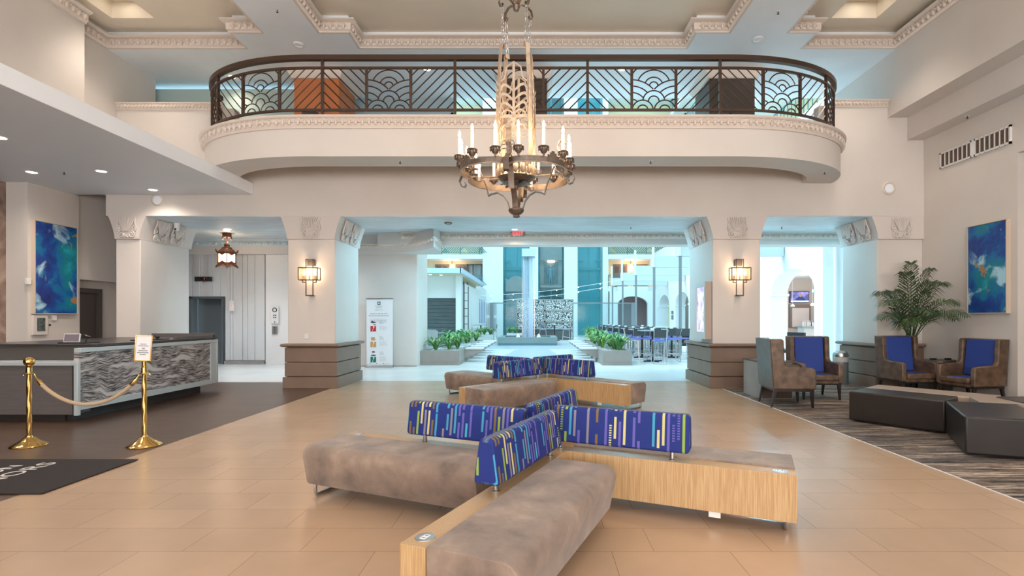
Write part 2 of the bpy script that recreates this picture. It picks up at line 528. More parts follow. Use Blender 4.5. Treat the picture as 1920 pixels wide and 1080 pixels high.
def mat_deskpanel():
    m = mat('wavy_layered_stone_panel', (.3, .3, .3), .35); nt = m.node_tree; b = nt.nodes['Principled BSDF']
    tc = N(nt, 'ShaderNodeTexCoord'); sp = N(nt, 'ShaderNodeSeparateXYZ'); nt.links.new(tc.outputs['Object'], sp.inputs[0])
    mp = N(nt, 'ShaderNodeMapping'); mp.inputs['Scale'].default_value = (1, 1.9, .6); nt.links.new(tc.outputs['Object'], mp.inputs[0])
    n = N(nt, 'ShaderNodeTexNoise'); n.inputs['Scale'].default_value = 1.25; n.inputs['Detail'].default_value = 2; nt.links.new(mp.outputs[0], n.inputs['Vector'])
    zz = MA(nt, 'MULTIPLY_ADD', n.outputs[0], .26, sp.outputs[2])
    cb = N(nt, 'ShaderNodeCombineXYZ'); nt.links.new(MA(nt, 'MULTIPLY', sp.outputs[1], 4.5), cb.inputs[1]); nt.links.new(MA(nt, 'MULTIPLY', zz, 80.0), cb.inputs[2])
    n2 = N(nt, 'ShaderNodeTexNoise'); n2.inputs['Scale'].default_value = 1; n2.inputs['Detail'].default_value = 4; n2.inputs['Roughness'].default_value = .7; nt.links.new(cb.outputs[0], n2.inputs['Vector'])
    c = ramp(nt, n2.outputs[0], [(.43, (.02, .018, .018)), (.5, (.19, .17, .165)), (.56, (.52, .48, .47))])
    # broad pale seams
    cb2 = N(nt, 'ShaderNodeCombineXYZ'); nt.links.new(sp.outputs[1], cb2.inputs[1]); nt.links.new(MA(nt, 'MULTIPLY', zz, 9.0), cb2.inputs[2])
    n3 = N(nt, 'ShaderNodeTexNoise'); n3.inputs['Scale'].default_value = 1; n3.inputs['Detail'].default_value = 1; nt.links.new(cb2.outputs[0], n3.inputs['Vector'])
    s = ramp(nt, n3.outputs[0], [(.56, (0, 0, 0)), (.62, (1, 1, 1))])
    mx = N(nt, 'ShaderNodeMixRGB'); nt.links.new(s, mx.inputs[0]); nt.links.new(c, mx.inputs[1]); mx.inputs[2].default_value = (.56, .53, .53, 1)
    nt.links.new(mx.outputs[0], b.inputs['Base Color'])
    return m


def mat_painting(seed, gold_at):
    m = mat('abstract_blue_canvas', (.1, .2, .5), .45); nt = m.node_tree; b = nt.nodes['Principled BSDF']
    tc = N(nt, 'ShaderNodeTexCoord'); mp = N(nt, 'ShaderNodeMapping'); mp.inputs['Location'].default_value = (seed, seed * .7, seed * .3)
    nt.links.new(tc.outputs['Object'], mp.inputs[0])
    n = N(nt, 'ShaderNodeTexNoise'); n.inputs['Scale'].default_value = 1.7; n.inputs['Detail'].default_value = 7; n.inputs['Roughness'].default_value = .62; n.inputs['Distortion'].default_value = .25
    nt.links.new(mp.outputs[0], n.inputs['Vector'])
    c = ramp(nt, n.outputs[0], [(.26, (.008, .010, .05)), (.38, (.010, .03, .20)), (.47, (.008, .06, .30)), (.54, (.004, .15, .36)), (.62, (.004, .20, .26)), (.72, (.015, .36, .48))])
    n2 = N(nt, 'ShaderNodeTexNoise'); n2.inputs['Scale'].default_value = 2.6; n2.inputs['Detail'].default_value = 8; n2.inputs['Distortion'].default_value = .5
    mp2 = N(nt, 'ShaderNodeMapping'); mp2.inputs['Location'].default_value = (seed + 9, 3.3, seed); nt.links.new(tc.outputs['Object'], mp2.inputs[0]); nt.links.new(mp2.outputs[0], n2.inputs['Vector'])
    w_ = ramp(nt, n2.outputs[0], [(.58, (0, 0, 0)), (.66, (.9, .9, .9))])
    mx = N(nt, 'ShaderNodeMixRGB'); nt.links.new(w_, mx.inputs[0]); nt.links.new(c, mx.inputs[1]); mx.inputs[2].default_value = (.45, .72, .85, 1)
    n3 = N(nt, 'ShaderNodeTexNoise'); n3.inputs['Scale'].default_value = 2.2; n3.inputs['Detail'].default_value = 8; n3.inputs['Distortion'].default_value = .4
    mp3 = N(nt, 'ShaderNodeMapping'); mp3.inputs['Location'].default_value = (gold_at, seed, 1.7); nt.links.new(tc.outputs['Object'], mp3.inputs[0]); nt.links.new(mp3.outputs[0], n3.inputs['Vector'])
    g = ramp(nt, n3.outputs[0], [(.665, (0, 0, 0)), (.675, (1, 1, 1))])
    mx2 = N(nt, 'ShaderNodeMixRGB'); nt.links.new(g, mx2.inputs[0]); nt.links.new(mx.outputs[0], mx2.inputs[1]); mx2.inputs[2].default_value = (.36, .20, .10, 1)
    nt.links.new(mx2.outputs[0], b.inputs['Base Color'])
    return m


def mat_gabion():
    m = mat('white_pebbles', (.7, .7, .7), .6); nt = m.node_tree; b = nt.nodes['Principled BSDF']
    tc = N(nt, 'ShaderNodeTexCoord'); v = N(nt, 'ShaderNodeTexVoronoi'); v.feature = 'DISTANCE_TO_EDGE'; v.inputs['Scale'].default_value = 10
    nt.links.new(tc.outputs['Object'], v.inputs['Vector'])
    c = ramp(nt, v.outputs[0], [(.07, (.03, .035, .035)), (.17, (.82, .83, .83))]); nt.links.new(c, b.inputs['Base Color'])
    return m


def mat_marble():
    m = mat('brown_marble_cladding', (.3, .2, .16), .3); nt = m.node_tree; b = nt.nodes['Principled BSDF']
    tc = N(nt, 'ShaderNodeTexCoord'); n = N(nt, 'ShaderNodeTexNoise'); n.inputs['Scale'].default_value = 1.4; n.inputs['Detail'].default_value = 9; n.inputs['Distortion'].default_value = 2
    nt.links.new(tc.outputs['Object'], n.inputs['Vector'])
    c = ramp(nt, n.outputs[0], [(.3, (.10, .07, .06)), (.5, (.26, .18, .145)), (.7, (.42, .32, .27))]); nt.links.new(c, b.inputs['Base Color'])
    return m


def mat_screen(kind):
    m = mat('lit_screen_' + kind, (.1, .1, .1), .3); nt = m.node_tree; b = nt.nodes['Principled BSDF']
    tc = N(nt, 'ShaderNodeTexCoord'); n = N(nt, 'ShaderNodeTexNoise'); n.inputs['Scale'].default_value = 7 if kind == 'display' else 5; n.inputs['Detail'].default_value = 3
    nt.links.new(tc.outputs['Object'], n.inputs['Vector'])
    if kind == 'display': st = [(.35, (.25, .20, .62)), (.48, (.48, .46, .88)), (.6, (.62, .68, .95)), (.7, (.75, .85, .97))]
    else: st = [(.35, (.02, .02, .12)), (.5, (.10, .08, .40)), (.65, (.30, .25, .70))]
    c = ramp(nt, n.outputs[0], st); nt.links.new(c, b.inputs['Emission Color']); b.inputs['Emission Strength'].default_value = .9
    return m


M['tile'] = mat_tiles(); M['plank'] = mat_woodfloor(); M['carpet'] = mat_carpet(); M['suede'] = mat_suede(); M['oak'] = mat_oak()
M['stripes'] = mat_stripes(); M['deskpanel'] = mat_deskpanel(); M['gabion'] = mat_gabion(); M['marble'] = mat_marble()
M['display'] = mat_screen('display'); M['tv'] = mat_screen('tv')
M['atr_floor'] = mat('atrium_pale_tile', (.74, .74, .73), .25, noise=.08, nscale=1.2)
M['sheet_grey'] = mat('grey_floor_inlay', (.42, .45, .48), .35, noise=.1, nscale=2)

# ================================================================== STRUCTURE
def B(*a): return MB().box(*a)


XL, XR = -4.27, 3.87
struct('floor', B(XL, XR, -7, 12.1, -.1, 0), M['tile'], 'beige stone tile floor running down the middle of the lobby')
struct('floor_plank', B(-13, XL, -7, 11.85, -.1, 0), M['plank'], 'dark brown plank floor in front of the reception desk')
fc = B(XR, 13, -7, 12.1, -.1, .004)
struct('floor_carpet', fc, M['carpet'], 'dark streaked carpet of the seating area')
struct('trim_1', B(XR - .012, XR, -7, 10.75, -.05, .006), M['white'], 'thin pale strip between tile floor and carpet')
struct('floor_lobby_rear', B(-13, XL, 11.85, 16.9, -.1, 0).box(XL, 13, 12.1, 15.6, -.1, 0), M['atr_floor'], 'pale floor under the balcony by the elevators')
struct('floor_atrium', B(-30, 30, 16.9, 50, -.1, 0).box(XL, 30, 15.6, 16.9, -.1, 0), M['atr_floor'], 'bright pale atrium floor')

# ---- main ceiling with coffers
ZL, ZH = 6.95, 7.3
xb = [-13, -8.75, -5.86, -5.23, -4.2, -3.62, 3.1, 3.75, 4.82, 5.38, 7.34, 13]
yb = [-7.4, 3.0, 9.97, 10.55, 12.9]
def is_coffer(i, j):
    xm = (xb[i] + xb[i + 1]) / 2; ym = (yb[j] + yb[j + 1]) / 2
    if not 3.0 < ym < 10.55: return False
    if ym > 9.97: return -8.75 < xm < -5.86 or -3.62 < xm < 3.1 or 5.38 < xm < 7.34
    return -8.75 < xm < -5.23 or -4.2 < xm < 3.75 or 4.82 < xm < 7.34
lo = MB(); hi = MB()
for i in range(len(xb) - 1):
    for j in range(len(yb) - 1):
        if is_coffer(i, j): hi.box(xb[i], xb[i + 1], yb[j], yb[j + 1], 7.62, 7.7)
        else: lo.box(xb[i], xb[i + 1], yb[j], yb[j + 1], ZL, 7.7)
struct('ceiling_coffer_panel', hi, M['coffer'], 'deepest panels of the coffers around the downlights')
struct('ceiling', lo, M['ceil'], 'flat plaster ceiling between the recessed coffers')
# coffer beds at ZH with a deeper panel around each downlight
bed = MB()
def bed_with_hole(x0, x1, y0, y1, h):
    hx0, hx1, hy0, hy1 = h
    bed.box(x0, hx0, y0, y1, ZH, 7.65); bed.box(hx1, x1, y0, y1, ZH, 7.65)
    bed.box(hx0, hx1, y0, hy0, ZH, 7.65); bed.box(hx0, hx1, hy1, y1, ZH, 7.65)
bed_with_hole(-8.75, -5.23, 3.0, 10.55, (-8.25, -7.42, 9.2, 10.06))
bed_with_hole(4.82, 7.34, 3.0, 10.55, (5.74, 6.62, 9.2, 10.06))
bed.box(-4.2, 3.75, 3.0, 10.55, ZH, 7.65)
struct('ceiling_coffer', bed, M['coffer'], 'raised beds of the ceiling coffers')


def crown(name, path, z0, z1, out, egg, label, closed=False, flip=False, m=None, eggs=True):
    h = z1 - z0
    prof = [(0, z0), (out * .25, z0), (out * .28, z0 + h * .12), (out * .45, z0 + h * .2), (out * .5, z0 + h * .75), (out * .8, z0 + h * .8), (out, z0 + h * .9), (out, z1), (0, z1)]
    mb = MB().sweep(path, prof, closed, flip)
    if eggs:
        n = len(path); carry = 0
        for i in range(n if closed else n - 1):
            a = Vector(path[i]); b = Vector(path[(i + 1) % n]); d = b - a; L = d.length
            if L < 1e-6: continue
            d.normalize(); nn = Vector((-d.y, d.x)) * (-1 if flip else 1)
            s_ = egg / 2 + (carry if L < egg * 2 else 0)
            pos = s_
            while pos < L:
                c = a + d * pos + nn * out * .5
                # an upright egg in a thin arch
                ring = []
                for k in range(7):
                    t = PI * k / 6
                    ring.append((c.x + d.x * math.cos(t) * egg * .40 + nn.x * .012, c.y + d.y * math.cos(t) * egg * .40 + nn.y * .012, z0 + h * .42 + math.sin(t) * h * .30))
                mb.tube(ring, .016, 4)
                mb.ball((c.x + nn.x * .01, c.y + nn.y * .01, z0 + h * .42), egg * .26, egg * .26, h * .24, 8, 5)
                pos += egg
            carry = max(0, pos - L - egg / 2)
    o = obj(name, mb, m or M['trim'], ang=50)
    o['kind'] = 'structure'; o['label'] = label
    return o


cl = [(-8.75, 3.0), (-5.23, 3.0), (-5.23, 9.97), (-5.86, 9.97), (-5.86, 10.55), (-8.75, 10.55)]
cc = [(-4.2, 3.0), (3.75, 3.0), (3.75, 9.97), (3.1, 9.97), (3.1, 10.55), (-3.62, 10.55), (-3.62, 9.97), (-4.2, 9.97)]
crr = [(4.82, 3.0), (7.34, 3.0), (7.34, 10.55), (5.38, 10.55), (5.38, 9.97), (4.82, 9.97)]
crown('trim_2', cl, ZL, ZL + .22, .16, .125, 'egg-patterned plaster moulding around the left ceiling coffer', True)
crown('trim_3', cc, ZL, ZL + .22, .16, .125, 'egg-patterned plaster moulding around the central ceiling coffer', True)
crown('trim_4', crr, ZL, ZL + .22, .16, .125, 'egg-patterned plaster moulding around the right ceiling coffer', True)
crown('trim_5', [(-8.43, 3.0), (-8.43, 9.66)], ZL, ZL + .22, .16, .125, 'plaster moulding at the head of the stepped left wall', flip=True)

# ---- side walls, upper
struct('wall_upper_left', B(-13, -8.43, -7, 9.66, 4.2, 7.6), M['wall'], 'upper left wall above the desk soffit')
struct('wall_upper_left_return', B(-13, -8.75, 9.66, 11.9, 4.2, ZL), M['wall'], 'set-back upper left wall')
struct('wall_upper_right', B(7.34, 13, -7, 12.8, 5.65, ZL + .35), M['wall'], 'upper right wall over the stepped ledge')
struct('wall_right_ledge', B(7.75, 13, -7, 10.8, 5.18, 5.66), M['wall'], 'lower step of the ledge along the right wall')
# ---- right wall
struct('wall_right', B(8.1, 8.7, 8.7, 12.6, 0, 5.18).box(8.1, 8.7, -7, 8.7, 4.25, 5.18).box(8.1, 8.7, -7, 3.5, 0, 4.25).box(8.7, 13, 8.7, 9.2, 0, 5.18), M['wall'], 'right wall carrying the abstract painting')
struct('wall_side_room', B(12.6, 13, -7, 9, 0, 4.4).box(8.7, 13, -7, 8.7, 4.25, 4.4), M['wall'], 'wall and ceiling of the room beyond the right opening')
spot('side_room_downlight_beam', (9.6, 7.9, 4.2), 90, (1, .72, .5), 130, 1, .1)
# ---- wall behind the camera with window openings
wb = MB()
for a, b_ in ((-13, -7.8), (-3.4, -2.2), (2.2, 3.4), (7.8, 13)): wb.box(a, b_, -7.3, -7, 0, 7.6)
wb.box(-13, 13, -7.3, -7, 5.9, 7.6).box(-13, 13, -7.3, -7, 0, .5)
struct('wall_back', wb, M['wall'], 'entrance wall with tall windows')
for k, (a, b_) in enumerate(((-7.8, -3.4), (-2.2, 2.2), (3.4, 7.8))):
    struct('window_%d' % (k + 1), B(a, b_, -7.2, -7.15, .5, 5.9), mat('added_glow_pane_%d' % k, (.85, .8, .72), .4, emit=(1, .9, .8), es=.8), 'unseen entrance window closed by an added glowing pane')  # opaque glowing panes added to keep the blue sky out
# ---- left walls, lower
struct('wall_left_front', B(-13, -9.9, 9.8, 10.0, 0, 4.04), M['wall'], 'short white wall facing the room left of the blue painting')
struct('wall_left', B(-9.9, -9.63, 9.8, 10.9, 0, 4.04).box(-9.9, -9.68, 10.9, 12.6, 2.29, 4.6).box(-9.9, -9.0, 12.3, 12.6, 2.29, 4.6), M['wall'], 'left side wall carrying the blue painting')
struct('wall_left_recess', B(-10.2, -9.9, 10.9, 12.3, 0, 2.4).box(-9.95, -8.78, 12.3, 12.6, 0, 2.4).box(-9.9, -9.64, 10.85, 10.93, 0, 2.3), M['wall'], 'shaded recess wall around the brown door')
struct('wall_left_cladding', B(-13, -10.04, 9.66, 9.8, 0, 4.04), M['marble'], 'brown marble wall cladding at the left edge')
struct('wall_left_outer', B(-13.2, -13, -7, 17, 0, 7), M['wall'], 'outer left wall')
d1 = struct('door_1', B(-9.93, -9.88, 11.16, 11.62, 0, 2.02), M['brown_door'], 'dark brown door in the recess behind the desk')
obj('door_frame', B(-9.9, -9.84, 11.06, 11.16, 0, 2.12).box(-9.9, -9.84, 11.62, 11.74, 0, 2.12).box(-9.9, -9.84, 11.16, 11.62, 2.02, 2.12), M['darkframe'], d1)

# ---- desk soffit
struct('ceiling_desk_soffit', B(-13, -5.9, -7, 10.79, 4.04, 4.28), M['soffit'], 'low dropped ceiling slab over the reception desk', bevel=.006)

# ---- main beam, floor slab over, parapets
struct('wall_beam', B(-8.98, 8.1, 10.8, 12.3, 3.6, 4.8), M['wall'], 'wide cream beam carrying the balcony over the columns')
struct('wall_parapet_left', B(-8.75, -6.3, 10.8, 11.0, 4.8, 5.84), M['wall'], 'cream parapet left of the balcony')
struct('wall_parapet_right', B(5.9, 7.75, 10.8, 11.0, 4.8, 5.90), M['wall'], 'cream parapet right of the balcony')
crown('trim_6', [(-8.75, 10.8), (-6.5, 10.8)], 5.80, 5.95, .07, .075, 'moulded cap of the left parapet', flip=True)
crown('trim_7', [(6.2, 10.8), (7.34, 10.8)], 5.86, 6.01, .07, .075, 'moulded cap of the right parapet', flip=True)
struct('wall_beam_side_right', B(7.34, 8.1, 10.81, 12.8, 4.8, 5.9), M['wall'], 'end block above the right column')
struct('ceiling_lower', B(-13, 13, 12.3, 15.55, 3.95, 4.3).box(-13, -3.6, 15.55, 17, 3.95, 4.3), M['lowceil'], 'troweled ceiling under the mezzanine, blue atrium light in its colour')
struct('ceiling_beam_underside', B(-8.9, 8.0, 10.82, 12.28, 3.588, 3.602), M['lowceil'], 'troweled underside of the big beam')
struct('floor_mezzanine', B(-13, 13, 12.3, 15.55, 4.3, 4.94).box(-8.7, 7.34, 11.0, 12.3, 4.8, 4.94), M['atr_floor'], 'upper mezzanine floor')
struct('wall_header', B(-4.6, 10.2, 15.0, 15.5, 3.6, 3.96), M['wall'], 'cream header over the opening to the atrium')
crown('trim_8', [(-3.9, 15.0), (10.1, 15.0)], 3.76, 3.95, .12, .16, 'scalloped moulding along the atrium header', flip=True)

# ---- upper walls behind balcony
struct('wall_mezzanine_left', B(-13, -5.36, 12.05, 12.3, 4.94, 6.8), mat('teal_tinted_wall', (.42, .56, .56), .6), 'teal wall at the back of the left mezzanine')
struct('wall_mezzanine_centre', B(-5.3, -2.05, 12.9, 13.1, 4.94, 6.95), mat('blue_grey_wall', (.38, .50, .55), .6), 'blue-grey wall behind the balcony left of centre')

# ---- columns
def ornament(w, h):
    """shell fan with scrolls, lying in the XZ plane and facing -Y, foot at z=0"""
    mb = MB()
    def sp(cx, cz, r0, turns, dirn, a0, n=22):
        pts = []
        for k in range(n + 1):
            t = k / n; a = a0 + dirn * t * turns * 2 * PI; r = r0 * (1 - t * .85)
            pts.append((cx + r * math.cos(a), -.012, cz + r * math.sin(a)))
        return pts
    for s in (-1, 1):
        mb.tube(sp(s * w * .24, h * .17, w * .17, 1.5, -s, PI / 2), .019, 5)
        mb.tube(sp(s * w * .37, h * .50, w * .10, 1.3, -s, -PI / 2), .016, 5)
        mb.tube([(s * w * .24, -.012, h * .34), (s * w * .44, -.015, h * .36), (s * w * .47, -.015, h * .48), (s * w * .37, -.012, h * .41)], .017, 5)
        mb.tube([(s * w * .47, -.012, h * .5), (s * w * .40, -.012, h * .75), (s * w * .44, -.012, h * .97)], .017, 5)
    for k in range(-4, 5):
        x = k * w * .10
        mb.tube([(x * .25, -.016, h * .34), (x * .7, -.02, h * .7), (x, -.016, h * .95)], [.009, .015, .018], 5)
        mb.ball((x, -.01, h * .97), w * .045, .014, w * .05, 8, 4)
    mb.tube([(-w * .10, -.012, h * .02), (0, -.012, h * .10), (w * .10, -.012, h * .02)], .016, 5)
    return mb


def column(name, x0, x1, y0, y1, label, fl=True, fr=True, front=True, base=True):
    e = bpy.data.objects.new(name, None); COL.objects.link(e); e.location = ((x0 + x1) / 2, (y0 + y1) / 2, 0)
    e['kind'] = 'structure'; e['label'] = label
    p = .05
    if base:
        mb = MB()
        def ring(o, z0, z1): mb.box(x0 - o, x1 + o, y0 - o + .05, y1 + o - .05, z0, z1)
        ring(p + .03, 0, .235); ring(p - .035, .235, .25); ring(p, .25, .535); ring(p - .035, .535, .55); ring(p, .55, .845); ring(p - .03, .845, .86)
        obj('base', mb, M['stone'], e, bevel=.012)
        mm = MB()
        cx, cy = (x0 + x1) / 2, (y0 + y1) / 2
        pr = [(0, .86), (p, .86), (p + .05, .87), (p + .07, .895), (p + .055, .925), (p, .935), (0, .935)]
        mm.sweep([(x0, y0 + .05), (x1, y0 + .05), (x1, y1 - .05), (x0, y1 - .05)], pr, True, True)
        obj('base_moulding', mm, M['stone'], e)
    obj('shaft', B(x0, x1, y0 + .04, y1 - .04, .86, 3.12), M['wall'], e, bevel=.012)
    # flared capital: profile across x
    n = 8; fl_ = .14 if fl else 0; fr_ = .14 if fr else 0
    L = []; Rr = []
    for k in range(n + 1):
        t = k / n; o = t ** 1.5
        L.append((x0 - fl_ * o, 3.12 + .48 * t)); Rr.append((x1 + fr_ * o, 3.12 + .48 * t))
    cap = MB().prism(Rr + L[::-1], 'y', y0 + .005, y1 + .05)
    obj('capital', cap, M['cap'], e, ang=40)
    if front:
        obj('capital_ornament', ornament(.44, .43).xf(Matrix.Translation(((x0 + x1) / 2, y0 + .0, 3.14))), M['cap'], e)
    tilt = math.atan2(.14, .48)
    if fr:
        for yy in ((y0 + y1) / 2 - .26, (y0 + y1) / 2 + .26):
            T = Matrix.Translation((x1 + .012, yy, 3.13)) @ Matrix.Rotation(tilt, 4, 'Y') @ Matrix.Rotation(R(90), 4, 'Z')
            obj('capital_ornament', ornament(.46, .46).xf(T), M['cap'], e)
    if fl:
        for yy in ((y0 + y1) / 2 - .26, (y0 + y1) / 2 + .26):
            T = Matrix.Translation((x0 - .012, yy, 3.13)) @ Matrix.Rotation(-tilt, 4, 'Y') @ Matrix.Rotation(R(-90), 4, 'Z')
            obj('capital_ornament', ornament(.46, .46).xf(T), M['cap'], e)
    return e


column('column', -8.80, -8.29, 10.8, 12.4, 'wall-end column right of the brown door', fl=True, front=True)
column('column', -5.20, -4.21, 10.8, 12.3, 'square column with stone base between the elevators and the welcome banner')
column('column', 3.70, 4.70, 10.8, 12.5, 'square column with stone base carrying the wall display')
column('column', 7.15, 8.10, 10.8, 12.1, 'corner column with stone base behind the potted palm', fr=False)

# ---- balcony
BX = -.26
def bal_curve(off, n=18, half=6.42, flat=3.72, b=1.8):
    """left to right path of the balcony edge moved inward by off"""
    pts = []
    a_ = half - flat
    for k in range(n + 1):
        t = PI * k / n / 2
        pts.append((BX - flat - (a_ - off) * math.cos(t), 10.8 - (b - off) * math.sin(t)))
    for k in range(n, -1, -1):
        t = PI * k / n / 2
        pts.append((BX + flat + (a_ - off) * math.cos(t), 10.8 - (b - off) * math.sin(t)))
    return pts
out_ = bal_curve(0, 22); in_ = bal_curve(.6, 22)
lip = MB()
m_ = len(out_)
vs = []
for (a, b_) in zip(out_, in_): vs += [(a[0], a[1], 4.28), (a[0], a[1], 4.82), (b_[0], b_[1], 4.28), (b_[0], b_[1], 4.82)]
fs = []
for i in range(m_ - 1):
    p, q = i * 4, i * 4 + 4
    fs += [(p, q, q + 1, p + 1), (p + 2, p + 3, q + 3, q + 2), (p, p + 2, q + 2, q), (p + 1, q + 1, q + 3, p + 3)]
fs += [(0, 1, 3, 2), (4 * m_ - 4, 4 * m_ - 2, 4 * m_ - 1, 4 * m_ - 3)]
lip.add(vs, fs)
struct('wall_balcony_front', lip, M['wall'], 'curved cream front of the balcony', ang=30)
deck = MB().prism(out_ + [(out_[-1][0], 11.05), (out_[0][0], 11.05)], 'z', 4.78, 4.95)
struct('floor_balcony', deck, M['wall'], 'balcony floor slab', ang=30)
crown('trim_9', bal_curve(0, 22), 4.76, 4.97, .10, .115, 'egg-patterned moulding around the curved balcony edge', flip=True)

# upper columns behind the railing
def upcol(x0, x1, y0, y1, m, label):
    e = bpy.data.objects.new('column_upper', None); COL.objects.link(e); e.location = ((x0 + x1) / 2, y0, 4.94)
    e['kind'] = 'structure'; e['label'] = label
    obj('cladding', B(x0, x1, y0, y1, 4.94, 6.76), m, e)
    mm = MB().sweep([(x0, y0), (x1, y0), (x1, y1), (x0, y1)], [(0, 6.74), (.04, 6.74), (.10, 6.86), (.14, 6.95), (0, 6.95)], True, True)
    obj('capital_moulding', mm, M['trim'], e)
upcol(-5.33, -4.34, 11.4, 12.4, M['orange'], 'orange-clad upper column behind the balcony railing')
upcol(-.80, .24, 11.4, 12.4, M['umber'], 'dark brown upper column behind the middle of the railing')
upcol(3.82, 4.82, 11.4, 12.4, M['umber'], 'dark brown upper column behind the right part of the railing')

# ---- elevator lobby back wall
rid = MB()
x = -11.6
random.seed(3)
while x < -8.66:
    wd = random.choice((.03, .04, .055, .07))
    if not (-11.18 < x + wd and x < -9.95): rid.box(x, min(x + wd, -8.66), 16.56 - random.choice((.0, .03, .055)), 16.7, .12, 3.5)
    else: rid.box(x, x + wd, 16.56 - random.choice((0, .03, .055)), 16.7, 2.16, 3.5)
    x += wd
struct('wall_elevator', rid, M['ridge'], 'white ridged wall covering around the elevator')
struct('wall_elevator_backing', B(-13, -11.16, 16.6, 16.9, 0, 4).box(-9.97, -7.2, 16.6, 16.9, 0, 4).box(-11.2, -9.9, 16.6, 16.9, 2.16, 4).box(-8.62, -5.5, 16.50, 16.6, 0, 3.5), M['white'], 'plain white wall right of the elevator')
struct('baseboard_elevator', B(-9.93, -8.66, 16.46, 16.56, 0, .1), M['concrete'], 'grey baseboard under the ridged wall')
struct('trim_10', B(-13, -5.5, 16.36, 16.6, 3.5, 3.74), M['wall'], 'plain band above the ridged wall')
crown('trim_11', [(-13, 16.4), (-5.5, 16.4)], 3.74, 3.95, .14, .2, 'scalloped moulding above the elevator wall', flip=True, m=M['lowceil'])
d2 = struct('door_2', B(-10.93, -10.47, 16.74, 16.78, 0, 2.1).box(-10.46, -10.0, 16.72, 16.76, 0, 2.1), M['lift'], 'steel elevator doors')
obj('door_frame', B(-11.14, -10.96, 16.45, 16.85, 0, 2.15).box(-11.14, -9.97, 16.45, 16.85, 2.09, 2.16).box(-10.0, -9.96, 16.45, 16.85, 0, 2.15), M['lift'], d2)
# poster wall
struct('wall_poster', B(-7.2, -3.61, 15.7, 17.2, 0, 3.98), M['wall'], 'cream wall with the welcome banner, ending at the atrium', bevel=.01)
# curved bulkhead above it
def bh(px, d): return ((px - 1005) / 970 * d, d)
path = [bh(600, 15.45), bh(700, 15.42), bh(735, 15.3), bh(765, 15.1), bh(788, 14.8), bh(804, 14.45), bh(811, 14.2), bh(813, 14.05), bh(816, 14.2), bh(822, 14.7), bh(828, 15.1)]
bulk = MB().prism(path + [(-2.9, 15.7), (-6.4, 15.7)], 'z', 3.40, 3.96)
struct('wall_bulkhead', bulk, M['wall'], 'rounded bulkhead above the banner wall', ang=30)
crown('trim_12', path, 3.55, 3.68, .06, .14, 'scalloped moulding around the rounded bulkhead', flip=True, m=M['trim'])
struct('trim_13', B(-5.62, -5.45, 15.66, 15.7, 0, .78), M['concrete'], 'narrow dark panel at the foot of the banner wall')
struct('baseboard_poster', B(-5.4, -3.61, 15.68, 15.7, 0, .03), M['concrete'], 'thin baseboard of the banner wall')
# side closing walls of the rear lobby
struct('wall_rear_left', B(-13.2, -13, -7, 17, 0, 4.2), M['wall'], 'far left wall of the elevator lobby')

